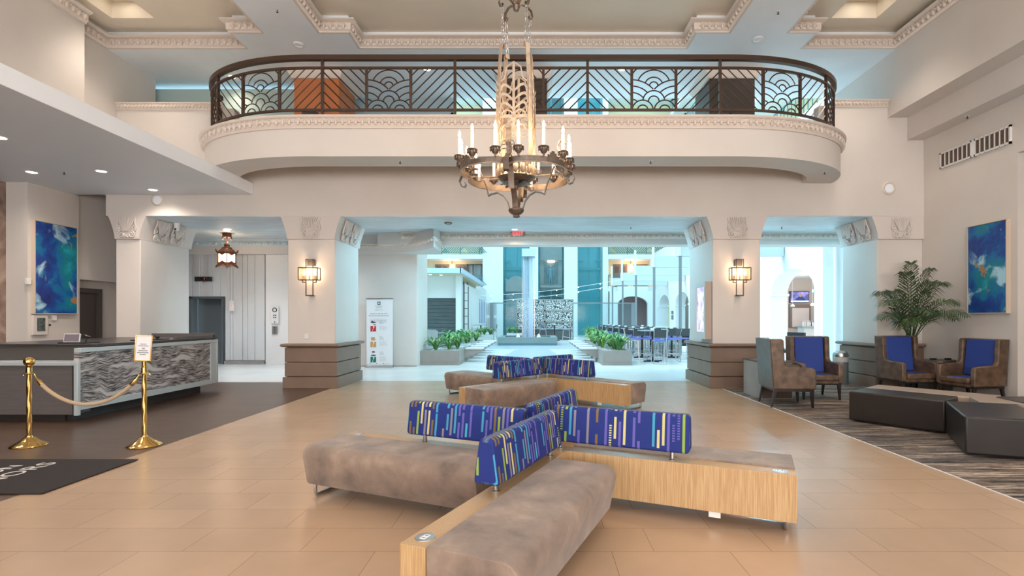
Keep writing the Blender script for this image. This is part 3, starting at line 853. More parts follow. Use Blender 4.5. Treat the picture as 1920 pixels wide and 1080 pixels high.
# ================================================================== BALCONY RAILING
def railing():
    e = thing('balcony_railing', (BX, 9.12, 4.95), 'dark bronze balcony railing with wave-scale fans and chevron bars', 'railing')
    raw = bal_curve(.11, 60)
    base = [Vector(p) for p in raw]
    L = [0]
    for i in range(1, len(base)): L.append(L[-1] + (base[i] - base[i - 1]).length)
    half = L[-1] / 2
    def P(s_, z, off=0):
        t = min(max(s_ + half, 0), L[-1])
        lo_, hi_ = 0, len(L) - 1
        while hi_ - lo_ > 1:
            m = (lo_ + hi_) // 2
            if L[m] <= t: lo_ = m
            else: hi_ = m
        f = (t - L[lo_]) / max(L[hi_] - L[lo_], 1e-9)
        p = base[lo_].lerp(base[hi_], f)
        return Vector((p.x, p.y, z))
    def line(s0, s1, z0, z1, step=.12):
        n = max(1, int(abs(s1 - s0) / step))
        return [P(s0 + (s1 - s0) * k / n, z0 + (z1 - z0) * k / n) for k in range(n + 1)]
    zs, zl, zt = 5.87, 5.13, 6.045
    hr = MB().strap(line(-half, half, zt, zt, .08), (0, 0, 1), .085, .085)
    obj('handrail', hr, M['bronze'], e)
    obj('upper_rail', MB().strap(line(-half, half, zs, zs, .08), (0, 0, 1), .04, .035), M['bronze'], e)
    obj('lower_rail', MB().strap(line(-half, half, zl, zl, .08), (0, 0, 1), .04, .035), M['bronze'], e)
    main = [-5.833, -3.5, -1.167, 1.167, 3.5, 5.833]
    subs = []
    for a in main[:-1]: subs += [a + .778, a + 1.556]
    for s_ in main + [-half + .03, half - .03]:
        obj('main_post', MB().strap([P(s_, 4.95), P(s_, zt)], P(s_ + .05, 5) - P(s_ - .05, 5), .045, .045), M['bronze'], e)
    for s_ in subs:
        obj('panel_post', MB().strap([P(s_, zl), P(s_, zs)], P(s_ + .05, 5) - P(s_ - .05, 5), .045, .04), M['bronze'], e)
    H = zs - zl
    def chev(s0, s1, dirn):
        W = s1 - s0; mb = MB(); sp_ = .172
        # lines z = c + dirn*(s-s0)
        k = -8
        while k < 12:
            c = (k + .45) * sp_
            pts = []
            for q in range(0, 41):
                u = W * q / 40; z = c + (u if dirn > 0 else W - u)
                if -.001 <= z <= H + .001: pts.append((u, z))
            if len(pts) > 2:
                (u0, z0), (u1, z1) = pts[0], pts[-1]
                mb.tube(line(s0 + u0, s0 + u1, zl + z0, zl + z1), .0115, 4)
            k += 1
        obj('chevron_bars', mb, M['bronze'], e)
    def fan(s0, s1):
        W = s1 - s0; mb = MB()
        front = [((.25, 0), .235), ((.75, 0), .235)]
        mid = [((.5, .215), .245)]
        side = [((0, .08), .64), ((1, .08), .64)]
        def arc(c, r, hide):
            run = []
            n = 40
            def flush():
                if len(run) > 1: mb.tube([P(s0 + u * W, zl + v * H) for u, v in run], .0115, 4)
                run.clear()
            for k in range(n + 1):
                a = PI * k / n
                u = c[0] + r * math.cos(a); v = c[1] + r * math.sin(a)
                ok = 0 <= u <= 1 and 0 <= v <= 1
                for (hc, hr_) in hide:
                    if (u - hc[0]) ** 2 + (v - hc[1]) ** 2 < hr_ ** 2 - 1e-4: ok = False
                if ok: run.append((u, v))
                else: flush()
            flush()
        for c, r in front:
            arc(c, r, []); arc(c, .118, [])
        for r in (.245, .118): arc(mid[0][0], r, front)
        for c, r0 in side:
            for r in (.64, .49, .335, .175): arc(c, r, front + mid)
        for r in (.56, .375, .205, .095): arc((.5, .575), r, front + mid + side)
        obj('wave_fan', mb, M['bronze'], e)
    for a in main[:-1]:
        chev(a, a + .778, -1); fan(a + .778, a + 1.556); chev(a + 1.556, a + 2.333, 1)
    chev(5.833, half - .03, -1); chev(-half + .03, -5.833, 1)
railing()

# ================================================================== CHANDELIER
def chandelier():
    cx, cy, zr = -.225, 5.9, 3.10
    e = thing('chandelier', (cx, cy, zr), 'wrought iron candle chandelier hanging on chains in front of the balcony', 'chandelier')
    C3 = Vector((cx, cy, 0))
    Rr = .655
    rot = R(38)
    def ring_pt(a, dr=0, z=zr):
        # four rounded lobes
        k = abs(math.cos(2 * (a - rot)))
        r = Rr * (.79 + .21 * k ** .6) + dr
        return (cx + r * math.cos(a), cy + r * math.sin(a), z)
    n = 128
    obj('ring', MB().strap([ring_pt(2 * PI * i / n) for i in range(n)], (0, 0, 1), .062, .012, True), M['iron'], e)
    obj('ring_lip', MB().tube([ring_pt(2 * PI * i / n, .005, zr - .033) for i in range(n)], .008, 5, True), M['gilt'], e)
    # crosses of bars inside the ring
    for k in range(4):
        ib = MB()
        a = rot + PI / 4 + k * PI / 2
        ib.tube([ring_pt(a, 0, zr - .01), (cx + .17 * math.cos(a), cy + .17 * math.sin(a), zr - .02)], .007, 5)
        obj('spoke_bar', ib, M['gilt'], e)
    # bowl and its glowing crown
    obj('bowl', MB().lathe([(.02, -.10), (.16, -.085), (.215, -.04), (.20, -.035), (.15, -.07), (.02, -.085)], (cx, cy, zr), 32), M['iron'], e)
    cr = MB()
    for k in range(16):
        a = 2 * PI * k / 16; c, s_ = math.cos(a), math.sin(a)
        cr.ball((cx + .205 * c, cy + .205 * s_, zr + .03), .030, .030, .062, 8, 6)
        cr.ball((cx + .205 * c, cy + .205 * s_, zr + .10), .016, .016, .03, 6, 4)
    obj('bowl_crown', cr, M['gilt'], e)
    # leaf rosette underneath
    ro = MB()
    for k in range(8):
        a = 2 * PI * k / 8
        d = Vector((math.cos(a), math.sin(a), 0))
        ro.strap([C3 + d * r + Vector((0, 0, z)) for r, z in ((.02, zr - .125), (.08, zr - .12), (.15, zr - .105), (.18, zr - .12))], d.cross(Vector((0, 0, 1))), [.02, .06, .05, .012], .006)
    ro.ball((cx, cy, zr - .14), .022)
    obj('rosette', ro, M['iron'], e)
    # bottom straps to the pendant
    for k in range(4):
        a = rot + PI / 4 + k * PI / 2
        d = Vector((math.cos(a), math.sin(a), 0)); side = d.cross(Vector((0, 0, 1)))
        pr = [(.56, .03), (.50, .085), (.43, .075), (.40, -.0), (.36, -.10), (.33, -.20), (.325, -.235), (.29, -.215), (.22, -.20), (.15, -.24), (.10, -.31), (.075, -.39)]
        obj('lower_strap', MB().strap([C3 + d * r + Vector((0, 0, zr + z)) for r, z in pr], side, .062, .010), M['iron'], e)
        # curl at the ring cusp
        cu = [(.56 + .04 + .075 * math.cos(t), -.055 + .06 * math.sin(t)) for t in [PI * q / 7 for q in range(-3, 9)]]
        cu = [(.52 + .0, .02), (.58, .03), (.64, .0), (.665, -.06), (.64, -.115), (.60, -.125), (.585, -.095), (.60, -.075)]
        obj('curl', MB().strap([C3 + d * r + Vector((0, 0, zr + z)) for r, z in cu], side, .06, .010), M['iron'], e)
        # tall S curl above the ring
        su = [(.50, .0), (.455, .03), (.44, .10), (.47, .17), (.53, .20), (.50, .235), (.47, .30), (.50, .36), (.555, .365), (.56, .33)]
        if k in (0, 2, 3): obj('upper_curl', MB().strap([C3 + d * r + Vector((0, 0, zr + z)) for r, z in su], side, .06, .009), M['gilt'], e)
    fin = MB().lathe([(.0, -.50), (.012, -.49), (.03, -.475), (.015, -.46), (.06, -.45), (.085, -.425), (.09, -.40), (.07, -.385), (0, -.38)], (cx, cy, zr), 20)
    for k in range(5):
        a = 2 * PI * k / 5; fin.ball((cx + .025 * math.cos(a), cy + .025 * math.sin(a), zr - .475), .018, n=8, m=5)
    obj('finial', fin, M['iron'], e)
    # candles
    for k in range(16):
        a = rot + 2 * PI * (k + .5) / 16
        x, y, _ = ring_pt(a, .025)
        zz = zr + .03
        cup = MB().lathe([(.0, zz - .02), (.010, zz), (.012, zz + .015), (.034, zz + .035), (.044, zz + .072), (.060, zz + .085), (.055, zz + .092), (.02, zz + .085), (0, zz + .085)], (x, y, 0), 12)
        for q in range(6):
            b = 2 * PI * q / 6
            cup.ball((x + .048 * math.cos(b), y + .048 * math.sin(b), zz + .064), .012, .012, .024, 5, 3)
        c_ = obj('candle_cup', cup, M['iron'], e)
        s_ = obj('candle_sleeve', MB().lathe([(0, zz + .08), (.0165, zz + .08), (.0165, zz + .275), (.008, zz + .285), (0, zz + .285)], (x, y, 0), 12), M['candle'], c_)
        obj('bulb', MB().lathe([(0, zz + .283), (.010, zz + .29), (.016, zz + .31), (.012, zz + .335), (.003, zz + .36), (0, zz + .362)], (x, y, 0), 10), M['bulb'], c_)
    # stepped blocks and palmettes on the ring
    for k in range(8):
        a = rot + 2 * PI * (k + 0) / 8 + PI / 8 * 0
        x, y, _ = ring_pt(a); t = Vector((-math.sin(a), math.cos(a), 0)); nn = Vector((math.cos(a), math.sin(a), 0))
        if k % 2:
            mb = MB()
            mb.tube([(x, y, zr + .03), (x, y, zr + .20)], .008, 5)
            for lvl, rr in ((.10, .09), (.14, .085), (.18, .07)):
                for sg in (-1, 1):
                    mb.strap([Vector((x, y, zr + lvl)) + t * sg * rr * u + Vector((0, 0, v)) for u, v in ((0, 0), (.35, .035), (.75, .03), (1.0, -.015))], nn, [.012, .014, .014, .02], .008)
            mb.ball((x, y, zr + .21), .012)
            obj('palmette', mb, M['iron'], e)
        else:
            mb = MB()
            P0 = Vector((x, y, zr + .03))
            for w_, z0, z1 in ((.075, 0, .025), (.045, .025, .05), (.02, .05, .07)):
                a1 = P0 - t * w_ + Vector((0, 0, (z0 + z1) / 2)); b1 = P0 + t * w_ + Vector((0, 0, (z0 + z1) / 2))
                mb.bar(a1, b1, .008, z1 - z0)
            obj('stepped_crest', mb, M['iron'], e)
    # inner low bulbs
    for k in range(3):
        a = rot + 2 * PI * k / 3 + .5
        x = cx + .42 * math.cos(a); y = cy + .42 * math.sin(a)
        c_ = obj('inner_cup', MB().lathe([(0, zr - .10), (.03, zr - .09), (.04, zr - .05), (.0, zr - .055)], (x, y, 0), 12).tube([(x, y, zr - .08), (cx + .2 * math.cos(a), cy + .2 * math.sin(a), zr - .05)], .006, 5), M['gilt'], e)
        obj('candle_sleeve', MB().lathe([(0, zr - .06), (.015, zr - .06), (.015, zr + .06), (0, zr + .065)], (x, y, 0), 10), M['candle'], c_)
        obj('bulb', MB().ball((x, y, zr + .085), .018, .018, .028), M['bulb'], c_)
    # four uprights with pierced ironwork between them
    zb, ztop = zr + .0, zr + 1.42
    ups = []
    for k in range(4):
        a = R(-52) + k * PI / 2
        d = Vector((math.cos(a), math.sin(a), 0)); side = d.cross(Vector((0, 0, 1)))
        r0, r1 = .265, .215
        pts = [C3 + d * (.205) + Vector((0, 0, zb + .05)), C3 + d * r0 + Vector((0, 0, zb + .2)), C3 + d * (r0 - .01) + Vector((0, 0, zb + .8)), C3 + d * r1 + Vector((0, 0, ztop - .08)), C3 + d * (r1 - .01) + Vector((0, 0, ztop)), C3 + d * (r1 - .04) + Vector((0, 0, ztop + .02)), C3 + d * (r1 - .045) + Vector((0, 0, ztop - .03))]
        obj('upright', MB().strap(pts, side, .052, .009), M['gilt'], e)
        ups.append((d, r1))
    for k in range(4):
        d0 = ups[k][0]; d1 = ups[(k + 1) % 4][0]
        def Q(u, z, rr=.255):
            # point on the flat side between two uprights
            return C3 + (d0 * (1 - u) + d1 * u) * rr + Vector((0, 0, zr + z))
        nn = (d0 + d1).normalized()
        mb = MB()
        mb.strap([Q(0, .60), Q(1, .60)], nn, .008, .03)
        mb.strap([Q(0, .96), Q(.22, 1.02), Q(.28, 1.14), Q(.5, 1.20), Q(.72, 1.14), Q(.78, 1.02), Q(1, .96)], nn, .008, .016)
        for c0, sg in ((.5, -1), (.5, 1)):
            for zz, rr in ((.66, .12), (.76, .13), (.86, .12)):
                pts = [Q(c0 + sg * (.02 + .42 * math.sin(t) * rr / .13), zz + .07 * math.sin(2 * t) + .02) for t in [PI * .62 * q / 7 for q in range(8)]]
                mb.strap(pts, nn, .008, [.016, .024, .028, .030, .028, .024, .018, .008])
            for zz in (.66, .50):
                pts = [Q(.5 + sg * (.20 + .17 * math.cos(t)), zz - .06 + .07 * math.sin(t)) for t in [PI * 1.35 * q / 9 for q in range(10)]]
                mb.strap(pts, nn, .008, .016)
        mb.strap([Q(.5, .42), Q(.5, 1.20)], nn, .008, .028)
        for q in range(7):
            u = (q + .5) / 7
            mb.bar(Q(u, .615), Q(u, .655), .008, .014)
        for q in range(5):
            mb.strap([Q(.06, .66 + q * .07), Q(-.04, .70 + q * .07), Q(-.06, .74 + q * .07)], nn, .008, [.016, .012, .004])
        obj('pierced_panel', mb, M['gilt'], e)
    # hub, scroll arms and chains
    zh = zr + 1.92
    obj('hub', MB().lathe([(0, -.06), (.03, -.05), (.045, 0), (.03, .04), (.04, .08), (.02, .12), (.015, .3), (0, .3)], (cx, cy, zh), 14), M['iron'], e)
    for k in range(4):
        d = ups[k][0]; side = d.cross(Vector((0, 0, 1)))
        pr = [(.02, .0), (.08, .045), (.16, .05), (.215, .02), (.235, -.04), (.215, -.08), (.19, -.075), (.18, -.05), (.195, -.035)]
        obj('scroll_arm', MB().strap([C3 + d * r + Vector((0, 0, zh + z)) for r, z in pr], side, .032, .008), M['iron'], e)
        a0 = C3 + d * .200 + Vector((0, 0, zh - .075)); b0 = C3 + d * .175 + Vector((0, 0, ztop + .01))
        nl = 6; mb = MB()
        for q in range(nl):
            p = a0.lerp(b0, q / nl); r_ = a0.lerp(b0, (q + 1) / nl)
            c = (p + r_) / 2; hl = (r_ - p).length / 2 + .008; sd = side if q % 2 else d
            mb.tube([c + sd * .016 * math.cos(t) + Vector((0, 0, 1)) * hl * (math.sin(t) if abs(math.sin(t)) > .5 else math.sin(t)) for t in [2 * PI * w_ / 12 for w_ in range(12)]], .0045, 5, True)
        obj('chain', mb, M['steel'], e)
    mc = MB(); z = zh + .28; q = 0
    while z < 7.2:
        mc.tube([Vector((cx, cy, z + .05)) + (Vector((1, 0, 0)) if q % 2 else Vector((0, 1, 0))) * .02 * math.cos(t) + Vector((0, 0, .055 * math.sin(t))) for t in [2 * PI * w_ / 12 for w_ in range(12)]], .006, 5, True)
        z += .095; q += 1
    obj('main_chain', mc, M['iron'], e)
    obj('ceiling_rose', MB().lathe([(0, 7.18), (.05, 7.18), (.12, 7.26), (.13, 7.3), (0, 7.3)], (cx, cy, 0), 20), M['iron'], e)
    for k in range(4):
        a = rot + k * PI / 2
        point('chandelier_light', (cx + .5 * math.cos(a), cy + .5 * math.sin(a), zr + .36), 8, (1, .68, .40), .08)
    point('chandelier_light_low', (cx, cy, zr + .2), 8, (1, .68, .40), .06)
chandelier()

# ================================================================== SCONCES, LANTERN
def sconce(x, label):
    y = 10.80
    e = thing('wall_sconce', (x, y, 2.3), label, 'wall lamp', 'wall sconces on the columns')
    obj('back_plate', B(x - .075, x + .075, y - .03, y + .045, 2.55, 2.69), M['darkframe'], e, bevel=.004)
    mb = MB()
    for s_ in (-1, 1): mb.box(x + s_ * .072 - .008, x + s_ * .072 + .008, y - .10, y - .08, 1.93, 2.69)
    mb.box(x - .08, x + .08, y - .10, y - .08, 1.925, 1.945).box(x - .08, x + .08, y - .10, y - .03, 2.675, 2.69)
    for s_ in (-1, 1):
        mb.box(x + s_ * .14 - .007, x + s_ * .14 + .007, y - .10, y - .08, 2.20, 2.34)
        mb.box(min(x + s_ * .14, x + s_ * .08), max(x + s_ * .14, x + s_ * .08), y - .10, y - .08, 2.20, 2.215)
    mb.box(x - .06, x + .06, y - .09, y + .04, 1.93, 1.94)
    obj('cross_frame', mb, M['darkframe'], e)
    # box frame of the shade
    fb = MB(); X0, X1, Y0, Y1, Z0, Z1 = x - .195, x + .195, y - .17, y - .02, 2.255, 2.505
    t = .008
    for zz in (Z0, Z1):
        fb.box(X0, X1, Y0 - t, Y0 + t, zz - t, zz + t).box(X0, X1, Y1 - t, Y1 + t, zz - t, zz + t).box(X0 - t, X0 + t, Y0, Y1, zz - t, zz + t).box(X1 - t, X1 + t, Y0, Y1, zz - t, zz + t)
    for xx in (X0, X1):
        for yy in (Y0, Y1): fb.box(xx - t, xx + t, yy - t, yy + t, Z0, Z1)
    obj('shade_frame', fb, M['darkframe'], e)
    obj('shade', B(X0 + .012, X1 - .012, Y0 + .012, Y0 + .016, Z0 + .012, Z1 - .012).box(X0 + .012, X0 + .016, Y0 + .012, Y1, Z0 + .012, Z1 - .012).box(X1 - .016, X1 - .012, Y0 + .012, Y1, Z0 + .012, Z1 - .012), MS['mica'], e)
    for s_ in (-1, 0, 1):
        h = obj('lamp_holder', MB().lathe([(0, 2.27), (.018, 2.27), (.018, 2.35), (0, 2.35)], (x + s_ * .11, y - .09, 0), 10), M['darkframe'], e)
        obj('bulb', MB().ball((x + s_ * .11, y - .09, 2.40), .028, .028, .05), M['bulb'], h)
    point('sconce_light', (x, y - .10, 2.42), 11, (1, .66, .40), .07)
MS = {}
MS['mica'] = mat('mica_shade_glass', (.55, .33, .18), .4, alpha=.32, emit=(1, .60, .32), es=.35)
sconce(-4.69, 'rectangular glowing sconce on the column between elevators and banner')
sconce(4.22, 'rectangular glowing sconce on the column carrying the wall display')


def lantern():
    x, y = -9.05, 15.15
    e = thing('ceiling_lantern', (x, y, 3.2), 'ornate copper lantern with lit glass hanging before the elevator', 'lantern')
    zt = 3.95
    n = 6; ph = R(0)
    def ringpts(r, z, k0=0, cnt=n): return [(x + r * math.cos(ph + 2 * PI * (k + k0) / cnt), y + r * math.sin(ph + 2 * PI * (k + k0) / cnt), z) for k in range(cnt)]
    cp = MB().lathe([(0, zt - .12), (.13, zt - .12), (.14, zt), (0, zt)], (x, y, 0), 6)
    for k in range(6):
        a = ph + 2 * PI * k / 6
        cp.ball((x + .13 * math.cos(a), y + .13 * math.sin(a), zt - .14), .02, .02, .05, 6, 4)
    obj('ceiling_canopy', cp, M['copper'], e)
    obj('chain', MB().tube([(x, y, zt - .12), (x, y, 3.62)], .012, 6).tube([(x + .05 * math.cos(t), y, 3.64 + .05 * math.sin(t)) for t in [2 * PI * q / 12 for q in range(12)]], .010, 5, True), M['copper'], e)
    obj('roof', MB().lathe([(.09, 3.62), (.08, 3.56), (.14, 3.53), (.16, 3.49), (.20, 3.46), (.25, 3.41), (.28, 3.38), (.28, 3.35), (0, 3.35)], (x, y, 0), 6), M['copper'], e, ang=20)
    for q, (za, zb_) in enumerate(((3.38, 3.46), (3.03, 2.95))):
        for k in range(6):
            a = ph + 2 * PI * k / 6; d = Vector((math.cos(a), math.sin(a), 0))
            obj('horn', MB().strap([Vector((x, y, za)) + d * .26, Vector((x, y, (za + zb_) / 2 - .01)) + d * .30, Vector((x, y, zb_)) + d * .33], d.cross(Vector((0, 0, 1))), [.03, .03, .012], .018), M['copper'], e)
    cage = MB()
    for p, q in zip(ringpts(.26, 3.06), ringpts(.26, 3.36)): cage.tube([p, q], .012, 5)
    obj('cage', cage, M['copper'], e)
    skirt = MB()
    R0 = .27
    for k in range(6):
        a = ph + 2 * PI * k / 6; b = ph + 2 * PI * (k + 1) / 6
        A = Vector((x + R0 * math.cos(a), y + R0 * math.sin(a), 0)); Bb = Vector((x + R0 * math.cos(b), y + R0 * math.sin(b), 0))
        for q in range(8):
            u0, u1 = q / 8, (q + 1) / 8
            dz = lambda u: .05 * abs(math.sin(PI * u)) ** .8
            p0 = A.lerp(Bb, u0); p1 = A.lerp(Bb, u1)
            skirt.add([(p0.x, p0.y, 2.97 + dz(u0)), (p1.x, p1.y, 2.97 + dz(u1)), (p1.x, p1.y, 3.08), (p0.x, p0.y, 3.08)], [(0, 1, 2, 3)])
            # stepped valance
            st = .04 if q in (3, 4) else .02 if q in (2, 5) else .0
            skirt.add([(p0.x, p0.y, 3.36), (p1.x, p1.y, 3.36), (p1.x, p1.y, 3.335 - st), (p0.x, p0.y, 3.335 - st)], [(0, 1, 2, 3)])
            skirt.add([(p0.x, p0.y, 3.07), (p1.x, p1.y, 3.07), (p1.x, p1.y, 3.085 + st), (p0.x, p0.y, 3.085 + st)], [(0, 1, 2, 3)])
    s_ = obj('valance', skirt, M['copper'], e)
    s_.modifiers.new('thick', 'SOLIDIFY').thickness = .006
    obj('glass', MB().lathe([(.235, 3.07), (.235, 3.35)], (x, y, 0), 6), M['lantern_glass'], e)
    point('lantern_light', (x, y, 3.72), 10, (1, .70, .45), .06)
    spot('lantern_downlight', (x, y, 2.96), 12, (1, .75, .5), 150, 1, .1)
lantern()


# ================================================================== DOWNLIGHTS & SMALL CEILING FITTINGS
def downlight(x, y, z, label, r=.075, up=True):
    e = thing('ceiling_downlight', (x, y, z), label, 'downlight')
    obj('trim_ring', MB().lathe([(r, -.004), (r + .02, -.008), (r + .025, 0), (r, 0)], (x, y, z), 24), M['white'], e)
    obj('lens', MB().lathe([(0, -.003), (r, -.003)], (x, y, z), 24), M['lens'], e)
downlight(-7.86, 9.75, 7.62, 'lit round downlight recessed in the left ceiling coffer', .11)
downlight(6.22, 9.75, 7.62, 'lit round downlight recessed in the right ceiling coffer', .11)
downlight(-8.9, 9.13, 4.04, 'leftmost lit downlight of the desk soffit row, near the painting')
downlight(-7.62, 9.07, 4.04, 'lit downlight in the middle of the desk soffit')
downlight(-7.69, 10.38, 4.04, 'lit downlight at the far edge of the desk soffit')
downlight(-7.65, 7.38, 4.04, 'lit downlight at the left picture edge of the desk soffit')
downlight(-6.9, 11.75, 6.95, 'lit downlight under the upper ceiling left of the railing')
downlight(-2.4, 11.4, 6.95, 'lit downlight seen through the chevrons left of the chandelier')
downlight(1.9, 11.4, 6.95, 'lit downlight seen through the chevrons right of the chandelier')
downlight(4.9, 10.9, 6.95, 'small lit downlight above the right railing curve')
spot('upper_downlight_beam', (-6.9, 11.7, 6.9), 30, (1, .8, .6), 130, 1, .06)
for hx in (-.6,): spot('header_downlight_beam', (hx, 14.5, 3.9), 60, (1, .74, .5), 140, 1, .06)
downlight(-.6, 14.5, 3.95, 'downlight grazing the atrium header near the exit sign')


def sprinkler(x, y, z, label):
    e = thing('sprinkler_head', (x, y, z), label, 'sprinkler')
    obj('plate', MB().lathe([(0, -.006), (.035, -.006), (.04, 0), (0, 0)], (x, y, z), 16), M['white'], e)
    obj('head', MB().lathe([(0, -.05), (.02, -.05), (.02, -.045), (.006, -.04), (.008, -.006), (0, -.006)], (x, y, z), 12), M['rubber'], e)
sprinkler(-2.43, 9.25, 4.28, 'sprinkler under the balcony left of the chandelier')
sprinkler(2.05, 9.25, 4.28, 'sprinkler under the balcony right of the chandelier')
sprinkler(5.55, 9.95, 4.28, 'sprinkler under the right end of the balcony')
sprinkler(-4.6, 9.2, 6.95, 'sprinkler on the ceiling strip between left and central coffers')
sprinkler(4.33, 9.25, 6.95, 'sprinkler on the ceiling strip between central and right coffers')
sprinkler(-8.3, 9.1, 4.04, 'sprinkler between two downlights of the desk soffit')
sprinkler(2.2, 12.0, 3.588, 'sprinkler under the big beam right of centre')
sprinkler(5.7, 12.0, 3.588, 'sprinkler under the beam between the right columns')
sprinkler(7.92, 9.5, 5.18, 'sprinkler under the ledge of the right wall')


def disc(name, x, y, z, r, label, cat, m=None):
    e = thing(name, (x, y, z), label, cat)
    obj('grille_rim', MB().lathe([(r * .72, -.015), (r * .8, -.028), (r, -.012), (r, 0), (r * .72, 0)], (x, y, z), 28), m or M['white'], e)
    obj('cover', MB().lathe([(0, -.02), (r * .5, -.02), (r * .72, -.015)], (x, y, z), 28), M['soffit'], e)
    return e
disc('smoke_detector', -4.75, 10.35, 6.95, .10, 'round smoke detector on the ceiling left of the central coffer', 'smoke detector')
disc('smoke_detector', 4.35, 10.15, 6.95, .10, 'round smoke detector on the ceiling right of the central coffer', 'smoke detector')
disc('smoke_detector', -1.95, 11.5, 3.588, .09, 'brownish round detector under the big beam', 'smoke detector', M['iron'])

# wall speaker on the beam right
e = thing('wall_speaker', (7.36, 10.8, 4.18), 'round white speaker grille on the beam end right of the balcony', 'speaker')
T = Matrix.Translation((7.36, 10.8, 4.18)) @ Matrix.Rotation(R(90), 4, 'X')
obj('rim', MB().lathe([(.09, .012), (.11, .03), (.14, .015), (.145, 0), (.09, 0)], (0, 0, 0), 30).xf(T), M['trim'], e)
obj('grille', MB().lathe([(0, .016), (.09, .014)], (0, 0, 0), 30).xf(T), M['soffit'], e)
e = thing('wall_speaker', (-7.9, 10.8, 3.93), 'round speaker on the beam half hidden by the desk soffit', 'speaker')
T = Matrix.Translation((-7.9, 10.8, 3.93)) @ Matrix.Rotation(R(90), 4, 'X')
obj('rim', MB().lathe([(.09, .012), (.10, .03), (.12, .015), (.125, 0), (.09, 0)], (0, 0, 0), 30).xf(T), M['trim'], e)
obj('grille', MB().lathe([(0, .016), (.09, .014)], (0, 0, 0), 30).xf(T), M['soffit'], e)

# vent on the right wall
e = thing('wall_vent', (8.1, 9.57, 4.6), 'long white air vent with two grilles high on the right wall', 'air vent')
vf = MB()
for a, b_ in ((8.80, 9.535), (9.585, 10.34)):
    vf.box(8.065, 8.1, a, b_, 4.44, 4.475).box(8.065, 8.1, a, b_, 4.725, 4.76)
    k = 7
    for q in range(k + 1):
        yy = a + (b_ - a - .03) * q / k
        vf.box(8.065, 8.1, yy, yy + (.03 if q in (0, k) else .014), 4.44, 4.76)
vf.box(8.065, 8.1, 9.535, 9.585, 4.44, 4.76)
obj('frame', vf, M['white'], e)
obj('backing', B(8.092, 8.098, 8.82, 10.32, 4.46, 4.74), M['darkframe'], e)
sl = MB()
for q in range(18): sl.box(8.074, 8.090, 8.83, 10.31, 4.475 + q * .0145, 4.482 + q * .0145)
obj('slats', sl, M['stone'], e)

# exit sign
e = thing('exit_sign', (-.52, 14.86, 3.9), 'red lit exit sign on the header over the atrium opening', 'sign')
obj('housing', B(-.73, -.31, 14.85, 14.88, 3.82, 3.95), M['concrete'], e)
def text(s_, size, mtl, parent, loc, rot, name='lettering', ext=.001, align='CENTER', sx=1.0, spacing=1.0):
    c = bpy.data.curves.new(name, 'FONT'); c.body = s_; c.size = size; c.extrude = ext; c.align_x = align; c.align_y = 'CENTER'; c.space_character = spacing
    tmp = bpy.data.objects.new('tmp_text', c)
    me = bpy.data.meshes.new_from_object(tmp)
    bpy.data.objects.remove(tmp); bpy.data.curves.remove(c)
    me.name = name; me.materials.clear(); me.materials.append(mtl)
    o = bpy.data.objects.new(name, me); COL.objects.link(o)
    o.parent = parent; o.matrix_parent_inverse = Matrix.Translation(parent_world(parent)).inverted()
    o.location = loc; o.rotation_euler = rot; o.scale = (sx, 1, 1)
    return o
M['exit_red'] = mat('glowing_red_letters', (.8, .05, .05), .5, emit=(1, .06, .06), es=1.6)
text('EXIT', .135, M['exit_red'], e, (-.52, 14.843, 3.886), (R(90), 0, 0), sx=1.15)

# security camera on the left column capital
e = thing('security_camera', (-8.05, 11.9, 3.5), 'small dome camera under the beam by the left column', 'camera')
obj('dome', MB().ball((-8.02, 11.55, 3.45), .05), M['white'], e)
obj('mount', MB().lathe([(0, 3.45), (.055, 3.47), (.055, 3.59), (0, 3.59)], (-8.02, 11.55, 0), 16), M['white'], e)
obj('camera_lens', MB().ball((-8.02, 11.505, 3.445), .022), M['black'], e)

# ================================================================== PAINTINGS
def painting(side, y0, y1, z0, z1, x, label, m):
    e = thing('abstract_painting', (x, (y0 + y1) / 2, z0), label, 'painting')
    s_ = 1 if side == 'L' else -1
    xa, xb_ = sorted((x, x + s_ * .075))
    fr = MB(); t = .014
    fr.box(xa, xb_, y0 - t, y0, z0 - t, z1 + t).box(xa, xb_, y1, y1 + t, z0 - t, z1 + t).box(xa, xb_, y0, y1, z0 - t, z0).box(xa, xb_, y0, y1, z1, z1 + t)
    obj('frame', fr, M['ottoman_beige'] if 0 else mat('champagne_frame', (.62, .52, .42), .4), e)
    ca, cb = sorted((x + s_ * .03, x + s_ * .068))
    obj('canvas', B(ca, cb, y0 + .006, y1 - .006, z0 + .006, z1 - .006), m, e)
    return e
painting('L', 9.88, 10.78, 1.56, 3.33, -9.63, 'abstract blue painting with gold veins on the left wall by the desk', mat_painting(3.7, 5.0))
painting('R', 8.84, 9.62, 1.56, 3.15, 8.1, 'abstract blue and teal painting on the right wall by the palm', mat_painting(11.2, 1.3))

# ---- small things on the left wall
def wall_box(name, x0, x1, y0, y1, z0, z1, m, label, cat, extra=None):
    e = thing(name, ((x0 + x1) / 2, (y0 + y1) / 2, z0), label, cat)
    obj('housing', B(x0, x1, y0, y1, z0, z1), m, e, bevel=.006)
    if extra: extra(e)
    return e
def ex_cab(e):
    obj('window_glass', B(-9.575, -9.57, 9.93, 10.09, 1.22, 1.47), mat('smoked_glass', (.10, .13, .13), .15, noise=.6, nscale=18), e)
    obj('latch', B(-9.58, -9.555, 10.17, 10.19, 1.31, 1.35), M['black'], e)
wall_box('wall_cabinet', -9.63, -9.58, 9.86, 10.16, 1.14, 1.52, M['cap'], 'small grey key cabinet with a glass window below the blue painting', 'cabinet', ex_cab)
wall_box('alarm_box', -9.63, -9.59, 10.27, 10.36, 1.42, 1.53, M['white'], 'tiny white box directly under the blue painting', 'wall box')
